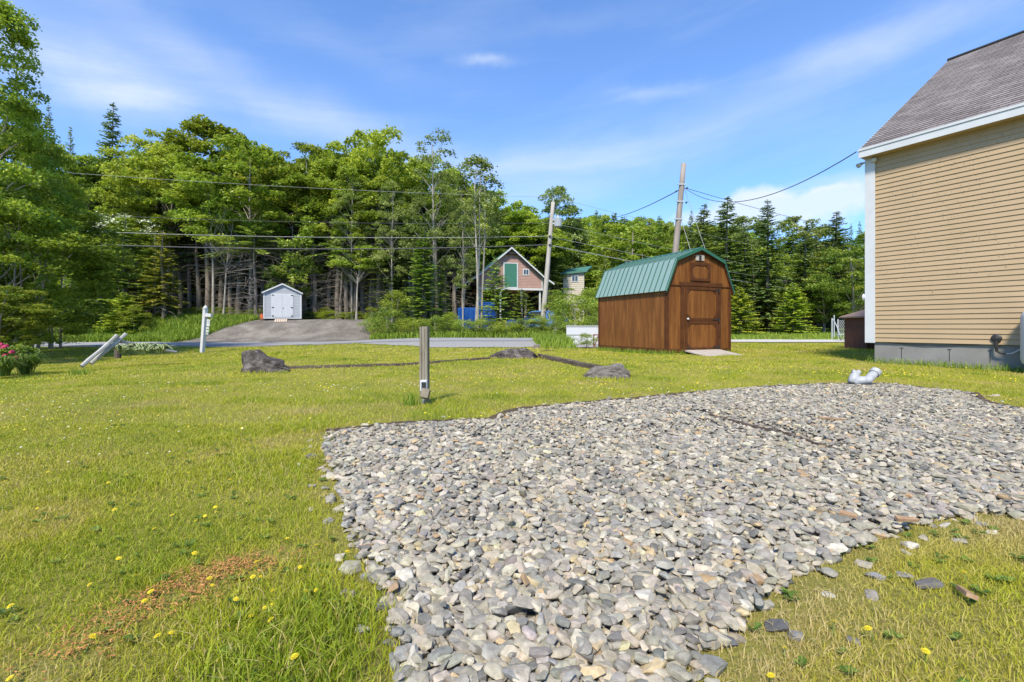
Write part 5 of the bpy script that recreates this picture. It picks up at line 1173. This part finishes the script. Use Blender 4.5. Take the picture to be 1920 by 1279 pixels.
for k, (dx, dy, s) in enumerate(((0, 0, 1), (-.33, .05, .85), (.33, .05, .9), (.15, -.12, .7))):
    o = arching('leaves', 90, .26, .14, .028, 'hosta', 5+k, True); o.parent = e; o.location = (dx*1.35, dy, .05); o.scale = (s*1.35, s*1.35, s*1.7)
for k, (u, v, Y, s) in enumerate(((48, 702, 9.8, 1.0), (5, 705, 9.2, .9))):
    p = ap(u, v, Y); e = empty('daylily', p, 0, ('clump of long arching green daylily leaves, right one at the left edge' if k == 0 else 'clump of long arching green daylily leaves cut by the left edge'), 'plant', 'daylily clumps'); o = arching('leaves', 190, .42, .42, .011, 'lily', 40+k); o.parent = e; e.scale = (s, s, s)
p = ap(14, 700, 9.9); e = empty('peony_bush', (p.x, p.y, p.z), 0, 'leafy peony bush with magenta red blooms at the left edge', 'flower')
P, T, cl = clump_crown(np.random.default_rng(50), .02, .55, .5, 30, 2600, .07, csz=.3, flat=.8)
o = leaf_mesh('leaves', P, T, .075, np.random.default_rng(51), M['leaf_bush']); o.parent = e
for k, (u, v) in enumerate(((7, 652), (10, 668), (23, 661), (2, 647), (12, 650), (30, 672), (18, 674))):
    q = ap(u, v, 9.5); mb = MB()
    rr = random.Random(k)
    for j in range(34):
        d = Vector((rr.gauss(0, 1), rr.gauss(0, 1), abs(rr.gauss(0, 1))+.1)).normalized(); s = d.cross(Vector((rr.random(), rr.random(), rr.random()))).normalized(); t = d.cross(s); c = d*.038; mb.add([c-s*.022-t*.02, c+s*.022-t*.02, c+s*.02+t*.022+d*.008, c-s*.02+t*.022], [(0, 1, 2, 3)])
    o = mb.build('bloom', M['peony'], e); o.location = q-p

# ------------------------------------------------------------------ PVC fittings
p = Vector((gx(1620, 6.5), 6.5, hs(gx(1620, 6.5), 6.5)+.05)); e = empty('drain_pipe_fitting', p, 0, 'white plastic drain pipe elbows sticking out at the back of the gravel', 'pipe fitting')
MB().tube([(-.14, 0, .0), (-.05, -.02, .04), (.03, -.03, .045), (.1, 0, .09), (.16, .02, .13)], [.055, .056, .056, .055, .055], 16).build('elbow_pipe', M['pvc'], e, smooth=True)
MB().tube([(.15, .017, .125), (.2, .035, .16)], [.066, .066], 16).build('pipe_collar', M['pvc'], e); MB().tube([(.198, .034, .159), (.205, .037, .163)], [.05, .05], 16).build('pipe_plug', M['galv'], e)
MB().tube([(-.15, .02, .0), (-.12, .03, .07), (-.07, .05, .13)], [.06, .055, .05], 14).tube([(-.07, .05, .13), (-.02, .05, .15)], [.035, .03], 12).tube([(-.08, .05, .13), (-.12, .05, .16)], [.03, .028], 12).build('tee_pipe', M['pvc'], e, smooth=True)

# ------------------------------------------------------------------ utility poles and wires
def pole(u0, v0, u1, v1, Y, r0, r1, mat, label, extra=0):
    a = at(u0, v0, Y); b = at(u1, v1, Y); g = hs(a.x, Y); e = empty('utility_pole', (a.x, Y, g), 0, label, 'utility pole'); d = b-a; s = (g-.4-a.z)/d.z; a2 = a+d*s; o_ = Vector((a.x, Y, g)); n = 10
    MB().tube([a2.lerp(b, i/(n-1))-o_ for i in range(n)], [r0+(r1-r0)*i/(n-1) for i in range(n)], 12).build('pole', M[mat], e, smooth=True); return e, o_
PY = 31.0
e, o_ = pole(1018, 600, 1037, 379, PY, .19, .12, 'polewood', 'leaning light wooden utility pole carrying a grey transformer')
def rel(u, v, Y, o_): return at(u, v, Y)-o_
c = rel(1046, 417, PY-.1, o_); t = MB().tube([c+Vector((0, 0, z)) for z in (-.3, -.28, .26, .3)], [.22, .25, .25, .2], 16).build('transformer', surf('transformer_grey', (.26, .28, .3), (.34, .36, .38), 5, .5), e)
MB().tube([c+Vector((0, 0, .3)), c+Vector((0, 0, .36)), c+Vector((0, 0, .5))], [.05, .06, .02], 8).build('bushing', M['white'], t); MB().box(c.x-.34, c.y-.05, c.z-.12, c.x-.2, c.y+.05, c.z-.04).box(c.x-.34, c.y-.05, c.z+.12, c.x-.2, c.y+.05, c.z+.2).build('bracket', M['galv'], t)
for k in range(5): a = -2.4+k*.42; MB().box(c.x+.26*math.cos(a)-.008, c.y+.26*math.sin(a)-.02, c.z-.26, c.x+.26*math.cos(a)+.008, c.y+.26*math.sin(a), c.z+.2).build('cooling_fin', M['galv'], t)
p = rel(1038, 372, PY, o_); MB().tube([p+Vector((-.05, 0, -.3)), p], [.03, .06], 8).build('insulator', M['galv'], e)
for v in (443, 459): q = rel(1031, v, PY-.15, o_); MB().box(q.x-.08, q.y-.08, q.z-.04, q.x+.08, q.y+.05, q.z+.04).build('cable_clamp', M['black'], e)
P2 = 25.0
e2, o2 = pole(1262, 520, 1282, 307, P2, .19, .13, 'polewood2', 'old dark leaning utility pole with no crossarm behind the brown shed')
for v in (346, 378, 411): u = 1282-(v-307)*.094; q = rel(u, v, P2-.1, o2); MB().box(q.x-.22, q.y-.06, q.z-.03, q.x+.22, q.y+.02, q.z+.03).build('bolt_bracket', M['galv'], e2); 
for (u, v) in ((1288, 353), (1268, 359), (1287, 380)): q = rel(u, v, P2-.05, o2); MB().tube([q-Vector((.05, 0, .03)), q, q+Vector((.04, 0, .04))], [.03, .05, .03], 8).build('insulator', M['black'], e2)
def wire(a, b, sag, r, label, mat='wire', name='overhead_wire', n=28):
    a = Vector(a); b = Vector(b); pts = [a.lerp(b, i/(n-1))-Vector((0, 0, 4*sag*(i/(n-1))*(1-i/(n-1)))) for i in range(n)]
    o = MB().tube([p-a for p in pts], r, 5, cap=False).build(name, M[mat]); o.location = a; tag(o, label, 'wire', 'overhead wires')
def wl(u, v, Y): return at(u, v, Y)
wire(wl(-260, 434, 27.5), wl(1031, 459, PY), .6, .034, 'lowest and thickest black cable left of the pole with the transformer')
wire(wl(-260, 412, 27.5), wl(1032, 443, PY), .45, .018, 'pale wire just above the thickest black cable', 'wire_pale')
wire(wl(-260, 378, 27.5), wl(1032, 418, PY), .45, .013, 'second wire from the top left of the pole with the transformer', 'wire')
wire(wl(-260, 292, 27.5), wl(1038, 370, PY), .35, .010, 'topmost thin wire left of the pole with the transformer', 'wire_pale')
wire(wl(1031, 460, PY), wl(1700, 562, 84), .8, .03, 'thick cable running from the transformer pole past the brown shed to the right', 'wire_pale')
wire(wl(1032, 444, PY), wl(1700, 550, 84), .8, .016, 'cable just above the thick cable right of the transformer pole', 'wire_pale')
wire(wl(1034, 418, PY), wl(1700, 536, 84), .8, .012, 'third cable from the bottom right of the transformer pole', 'wire_pale')
wire(wl(1038, 370, PY), wl(1700, 505, 84), .8, .01, 'top wire right of the transformer pole', 'wire_pale')
wire(wl(1283, 352, P2), (7.95, 10.9, 4.86), .95, .013, 'sagging dark service wire from the bare pole to the house eave')
wire(wl(1272, 357, P2), wl(1120, 410, 60), .5, .025, 'dark wire running left from the bare pole toward the hill')
wire(wl(1283, 352, P2), wl(1700, 445, 70), .6, .015, 'thin wire crossing the clouds right of the bare pole')
wire(wl(1282, 350, P2), wl(1350, 548, 22.5), 0, .012, 'pale guy wire from high on the bare pole, right one', 'wire_pale', 'guy_wire', 4)
wire(wl(1277, 411, P2), wl(1310, 520, 23), 0, .014, 'pale guy wire from low on the bare pole, left one', 'wire_pale', 'guy_wire', 4)

# ------------------------------------------------------------------ barn and house in the trees
def barn():
    Y = 49.0; x0 = gx(897, Y); z = hs(x0+3, Y); W = 6.9; D = 8; e = empty('barn', (x0, Y, z), math.radians(13), 'dusty pink barn with a green door above an open carport, half hidden by firs', 'barn')
    zf = H+(HZ-540)/F*Y-z; ez = H+(HZ-517)/F*Y-z; pk = H+(HZ-464)/F*Y-z; mb = MB(); n = 26
    for i in range(n):
        a = zf+(pk-zf)*i/n; b = zf+(pk-zf)*(i+1)/n
        def wd(zz): return 1.0 if zz < ez else 1-(zz-ez)/(pk-ez)
        fa, fb = wd(a), wd(b); mb.add([(W/2-W/2*fa, -.02, a), (W/2+W/2*fa, -.02, a), (W/2+W/2*fb, 0, b), (W/2-W/2*fb, 0, b)], [(0, 1, 2, 3)])
    mb.add([(0, 0, zf), (0, D, zf), (0, D, ez), (0, 0, ez)], [(0, 1, 2, 3)]); mb.add([(W, 0, zf), (W, D, zf), (W, D, ez), (W, 0, ez)], [(0, 1, 2, 3)]); mb.add([(0, 0, zf), (W, 0, zf), (W, D, zf), (0, D, zf)], [(0, 1, 2, 3)]); mb.add([(0, D, 0), (W, D, 0), (W, D, ez), (W/2, D, pk), (0, D, ez)], [(0, 1, 2, 3, 4)]); mb.build('wall', M['pink'], e)
    MB().box(-.05, -.1, zf-.15, W+.05, -.021, zf+.05).box(-.03, -.06, zf+.05, .08, -.021, ez).box(W-.08, -.06, zf+.05, W+.03, -.021, ez).build('white_trim', M['white'], e)
    sl = (pk-ez)/(W/2)
    r = MB(); lx = W/2+2.6
    for sg in (-1, 1):
        lx = W/2+(2.6 if sg < 0 else 1.2); A = (W/2, pk+.12); B = (W/2+sg*(W/2+.15), ez+.0); C_ = (W/2+sg*lx, ez-(lx-W/2)*.55)
        for (p, q) in ((A, B), (B, C_)): r.add([(p[0], -.5, p[1]), (q[0], -.5, q[1]), (q[0], D, q[1]), (p[0], D, p[1]), (p[0], -.5, p[1]-.1), (q[0], -.5, q[1]-.1), (q[0], D, q[1]-.1), (p[0], D, p[1]-.1)], [(0, 1, 2, 3), (4, 5, 6, 7), (0, 1, 5, 4), (1, 2, 6, 5)])
    rf = r.build('roof', M['barnroof'], e)
    f = MB()
    for sg in (-1, 1):
        lx = W/2+(2.6 if sg < 0 else 1.2); A = (W/2, pk+.13); B = (W/2+sg*(W/2+.15), ez+.01); C_ = (W/2+sg*lx, ez-(lx-W/2)*.55+.01)
        for (p, q) in ((A, B), (B, C_)): f.add([(p[0], -.54, p[1]-.02), (q[0], -.54, q[1]-.02), (q[0], -.54, q[1]-.2), (p[0], -.54, p[1]-.2), (p[0], -.51, p[1]-.02), (q[0], -.51, q[1]-.02), (q[0], -.51, q[1]-.2), (p[0], -.51, p[1]-.2)], [(0, 1, 2, 3), (0, 4, 5, 1), (3, 2, 6, 7), (4, 7, 6, 5)])
    f.build('rake_trim', M['white'], e)
    d = MB().box(2.75, -.07, zf+.15, 4.1, -.021, ez+1.35).build('door', M['barngreen'], e)
    MB().box(4.1, -.09, zf+.08, 4.22, -.021, ez+1.45).box(2.63, -.09, zf+.08, 2.75, -.021, ez+1.45).box(2.75, -.09, ez+1.35, 4.1, -.021, ez+1.45).box(2.75, -.09, zf+.06, 4.1, -.021, zf+.149).build('door_frame', M['white'], e)
    for xx in (1.35, 4.75):
        w_ = MB().box(xx, -.06, ez+.15, xx+.7, -.021, ez+.85).build('window', M['white'], e); MB().box(xx+.1, -.07, ez+.25, xx+.32, -.061, ez+.75).box(xx+.38, -.07, ez+.25, xx+.6, -.061, ez+.75).build('pane', M['glass'], w_)
    for xx in (.1, W*.33, W*.66, W-.3): MB().box(xx, .1, 0, xx+.16, .26, zf-.151).build('post', M['white'], e)
    MB().box(0, D-.2, 0, W, D-.05, zf-.01).build('back_wall', M['timber_dark'], e)
    MB().tube([(W/2-.5, -.3, pk-.55), (W/2+.5, -.3, pk-.55)], .1, 10).build('satellite_bracket', M['black'], e)
barn()
def tan_house():
    Y = 66.0; x0 = gx(1056, Y); z = hs(x0, Y); e = empty('distant_house', (x0, Y, z), math.radians(-8), 'beige house with green roof and one small window glimpsed behind the trees', 'house'); ez = H+(HZ-512)/F*Y-z; W = 2.9
    mb = MB(); n = 26
    for i in range(n): a = ez*i/n; b = ez*(i+1)/n; mb.add([(0, -.03, a), (W, -.03, a), (W, 0, b), (0, 0, b)], [(0, 1, 2, 3)])
    mb.add([(0, 0, 0), (0, 6, 0), (0, 6, ez), (0, 0, ez)], [(0, 1, 2, 3)]).add([(W, 0, 0), (W, 6, 0), (W, 6, ez), (W, 0, ez)], [(0, 1, 2, 3)]); mb.build('wall', M['beige2'], e)
    MB().add([(-.4, -.4, ez-.05), (W+.4, -.4, ez+.25), (W+1.2, 3, ez+1.3), (.9, 3, ez+1.0), (-.4, -.4, ez-.25), (W+.4, -.4, ez+.05), (W+1.2, 3, ez+1.1), (.9, 3, ez+.8)], [(0, 1, 2, 3), (4, 5, 6, 7), (0, 1, 5, 4), (1, 2, 6, 5), (0, 3, 7, 4)]).build('roof', M['barnroof'], e)
    w_ = MB().box(1.15, -.1, ez-1.25, 2.1, -.04, ez-.35).build('window', M['white'], e); MB().box(1.25, -.12, ez-1.15, 1.59, -.101, ez-.45).box(1.66, -.12, ez-1.15, 2.0, -.101, ez-.45).build('pane', M['glass'], w_)
tan_house()
# blue dumpster, blue panel, truck
Y = 38; x = gx(858, Y); z = hs(x, Y)
e = empty('dumpster', (x, Y, z), 0, 'low blue metal dumpster left of the barn', 'dumpster'); zt = H+(HZ-577)/F*Y-z
MB().box(0, 0, .1, 1.65, 1.5, zt, bev=.03).build('container', M['blue'], e)
for k in range(5): MB().box(.1+k*.36, -.06, .15, .18+k*.36, -.001, zt-.05).build('rib', M['blue'], e)
x = gx(899, Y); e = empty('shipping_container', (x, Y-.3, z), 0, 'taller bright blue metal container beside the low dumpster', 'container'); zt = H+(HZ-567)/F*(Y-.3)-z
MB().box(0, 0, .05, 1.3, 2.0, zt, bev=.02).build('container', M['blue'], e)
for k in range(6): MB().box(.08+k*.2, -.05, .1, .16+k*.2, -.001, zt-.08).build('rib', M['blue'], e)
MB().box(-.03, -.06, zt-.06, 1.33, 0, zt+.02).build('top_rail', M['blue'], e)
def truck():
    Y = 37.0; x = gx(950, Y); z = hs(x, Y)-.2; e = empty('pickup_truck', (x, Y, z), math.radians(-25), 'light blue pickup truck parked under the fir by the barn', 'truck')
    b = MB().prism([(0, .55), (.05, 1.0), (.2, 1.15), (1.5, 1.18), (2.0, 1.75), (3.2, 1.78), (3.45, 1.2), (5.0, 1.15), (5.05, .55)], 0, 1.8).build('body', M['truckblue'], e)
    MB().prism([(1.65, 1.22), (2.05, 1.68), (3.1, 1.7), (3.3, 1.22)], -.012, -.002).build('side_window', M['glass'], e); MB().box(-.08, .05, .55, -.002, 1.75, .72).build('bumper', M['galv'], e)
    for xx in (.95, 4.05):
        for yy in (-.05, 1.6): w_ = MB().tube([(xx, yy, .4), (xx, yy+.24, .4)], .4, 20).build('wheel', M['tyre'], e); MB().tube([(xx, yy-.012, .4), (xx, yy+.1, .4)], .2, 14).build('rim', M['galv'], w_)
    MB().box(-.03, .15, .78, -.001, .45, .95).build('headlight', M['white'], e); MB().box(-.03, 1.35, .78, -.001, 1.65, .95).build('headlight', M['white'], e)
truck()
# white board fence beside the brown shed
x = gx(1062, 19.8); e = empty('board_fence', (x, 19.8, hs(x, 19.8)), math.radians(-3), 'low white board fence showing left of the brown shed', 'fence'); zt = H-.0-hs(x, 19.8)+.02
for k in range(2): MB().box(0, 0, .03+k*(zt/2), 2.6, .03, (k+1)*zt/2-.0).build('board', M['whitevinyl'], e)
MB().box(-.02, -.03, zt, 2.62, .06, zt+.03).build('cap_rail', M['white'], e)
for k in range(3): MB().box(.02+k*1.2, .031, -.1, .1+k*1.2, .1, zt).build('post', M['white'], e)
x = gx(1113, 18.2); e = empty('metal_stand', (x, 18.2, hs(x, 18.2)), .2, 'narrow rusty red metal stand against the back corner of the brown shed', 'stand')
for xx in (0, .2): MB().box(xx, 0, -.03, xx+.035, .04, .46).build('leg', M['redrust'], e)
MB().box(-.0, -.01, .46, .24, .05, .5).build('top_bar', M['redrust'], e); MB().add([(.03, .01, .05), (.07, .01, .05), (.2, .01, .42), (.16, .01, .42), (.03, .03, .05), (.07, .03, .05), (.2, .03, .42), (.16, .03, .42)], [(0, 1, 2, 3), (4, 7, 6, 5), (0, 3, 7, 4), (1, 5, 6, 2)]).build('brace', M['redrust'], e)
# chain link fence and gate
def chain():
    Y = 29.5; e = empty('chain_link_fence', (gx(1560, Y), Y, hs(gx(1560, Y), Y)), 0, 'galvanised chain link fence with a bent open gate left of the house corner', 'fence')
    def pst(u, hh, Yy=Y): return MB().tube([(gx(u, Yy)-gx(1560, Y), Yy-Y, -.1), (gx(u, Yy)-gx(1560, Y), Yy-Y, hh)], .035, 8).build('post', M['galv'], e)
    pst(1560, 1.35); pst(1564, 1.6, 31); pst(1571, 1.3); pst(1591, 1.3, 33); pst(1608, 1.3, 34)
    MB().tube([(0, 0, 1.35), (.12, 0, 1.2), (.26, -.1, .8), (.34, -.2, .3)], .03, 8).build('bent_rail', M['galv'], e)
    m = MB(); Wn = 1.75; Hn = 1.2; x0_ = .36
    for k in range(-12, 18):
        for sg in (1, -1):
            a0 = k*.11; p = []; 
            for zz in (0, Hn):
                xx = a0+sg*(zz-Hn*(sg < 0)*0)*.55+(Hn*.55 if sg < 0 else 0); p.append((min(max(xx, 0), Wn), zz, xx))
            if (p[0][2] < 0 and p[1][2] < 0) or (p[0][2] > Wn and p[1][2] > Wn): continue
            def clipx(p0, p1):
                (xa, za), (xb, zb) = (p0[2], p0[1]), (p1[2], p1[1]); out = []
                for (x_, z_, x2, z2) in ((xa, za, xb, zb), (xb, zb, xa, za)):
                    if x_ < 0: t = (0-x_)/(x2-x_); out.append((0, z_+(z2-z_)*t))
                    elif x_ > Wn: t = (Wn-x_)/(x2-x_); out.append((Wn, z_+(z2-z_)*t))
                    else: out.append((x_, z_))
                return out
            q = clipx(*p); m.tube([(x0_+q[0][0], .05, q[0][1]+.05), (x0_+q[1][0], .05, q[1][1]+.05)], .005, 3, cap=False)
    m.build('wire_mesh', M['galv'], e)
chain()
Y = 27.2; x = gx(1572, Y); e = empty('metal_rack', (x, Y, hs(x, Y)), 0, 'low dark metal frame with crossed legs in front of the chain link fence', 'rack')
MB().box(0, 0, .36, 1.35, .5, .39).build('top_frame', M['galv'], e)
for k in range(5):
    xx = .05+k*.29; MB().tube([(xx, 0, .36), (xx+.09, 0, .02)], .014, 5).tube([(xx+.2, 0, .36), (xx+.1, 0, .02)], .014, 5).build('leg', M['black'], e)
# small brown outbuilding seen past the house corner
Y = 17.0; x = gx(1626, Y); e = empty('pump_house', (x, Y, 0), math.radians(-4), 'small dark brown outbuilding with a tan shingled roof behind the house corner', 'outbuilding')
MB().box(0, 0, -.1, 1.5, 1.3, 1.18).build('wall', M['brownshed'], e)
MB().box(-.02, -.03, -.05, .1, -.001, 1.16).build('corner_trim', M['stain_trim'], e); MB().box(.1, -.05, .46, .7, -.002, .5).build('ledge', M['white'], e)
MB().add([(-.13, -.13, 1.16), (1.63, -.13, 1.16), (1.63, 1.43, 1.16), (-.13, 1.43, 1.16), (.75, .65, 1.6), (-.13, -.13, 1.21), (1.63, -.13, 1.21), (1.63, 1.43, 1.21), (-.13, 1.43, 1.21)], [(0, 1, 2, 3), (5, 6, 4), (6, 7, 4), (7, 8, 4), (8, 5, 4), (0, 1, 6, 5), (1, 2, 7, 6), (2, 3, 8, 7), (3, 0, 5, 8)]).build('roof', M['tanroof'], e)
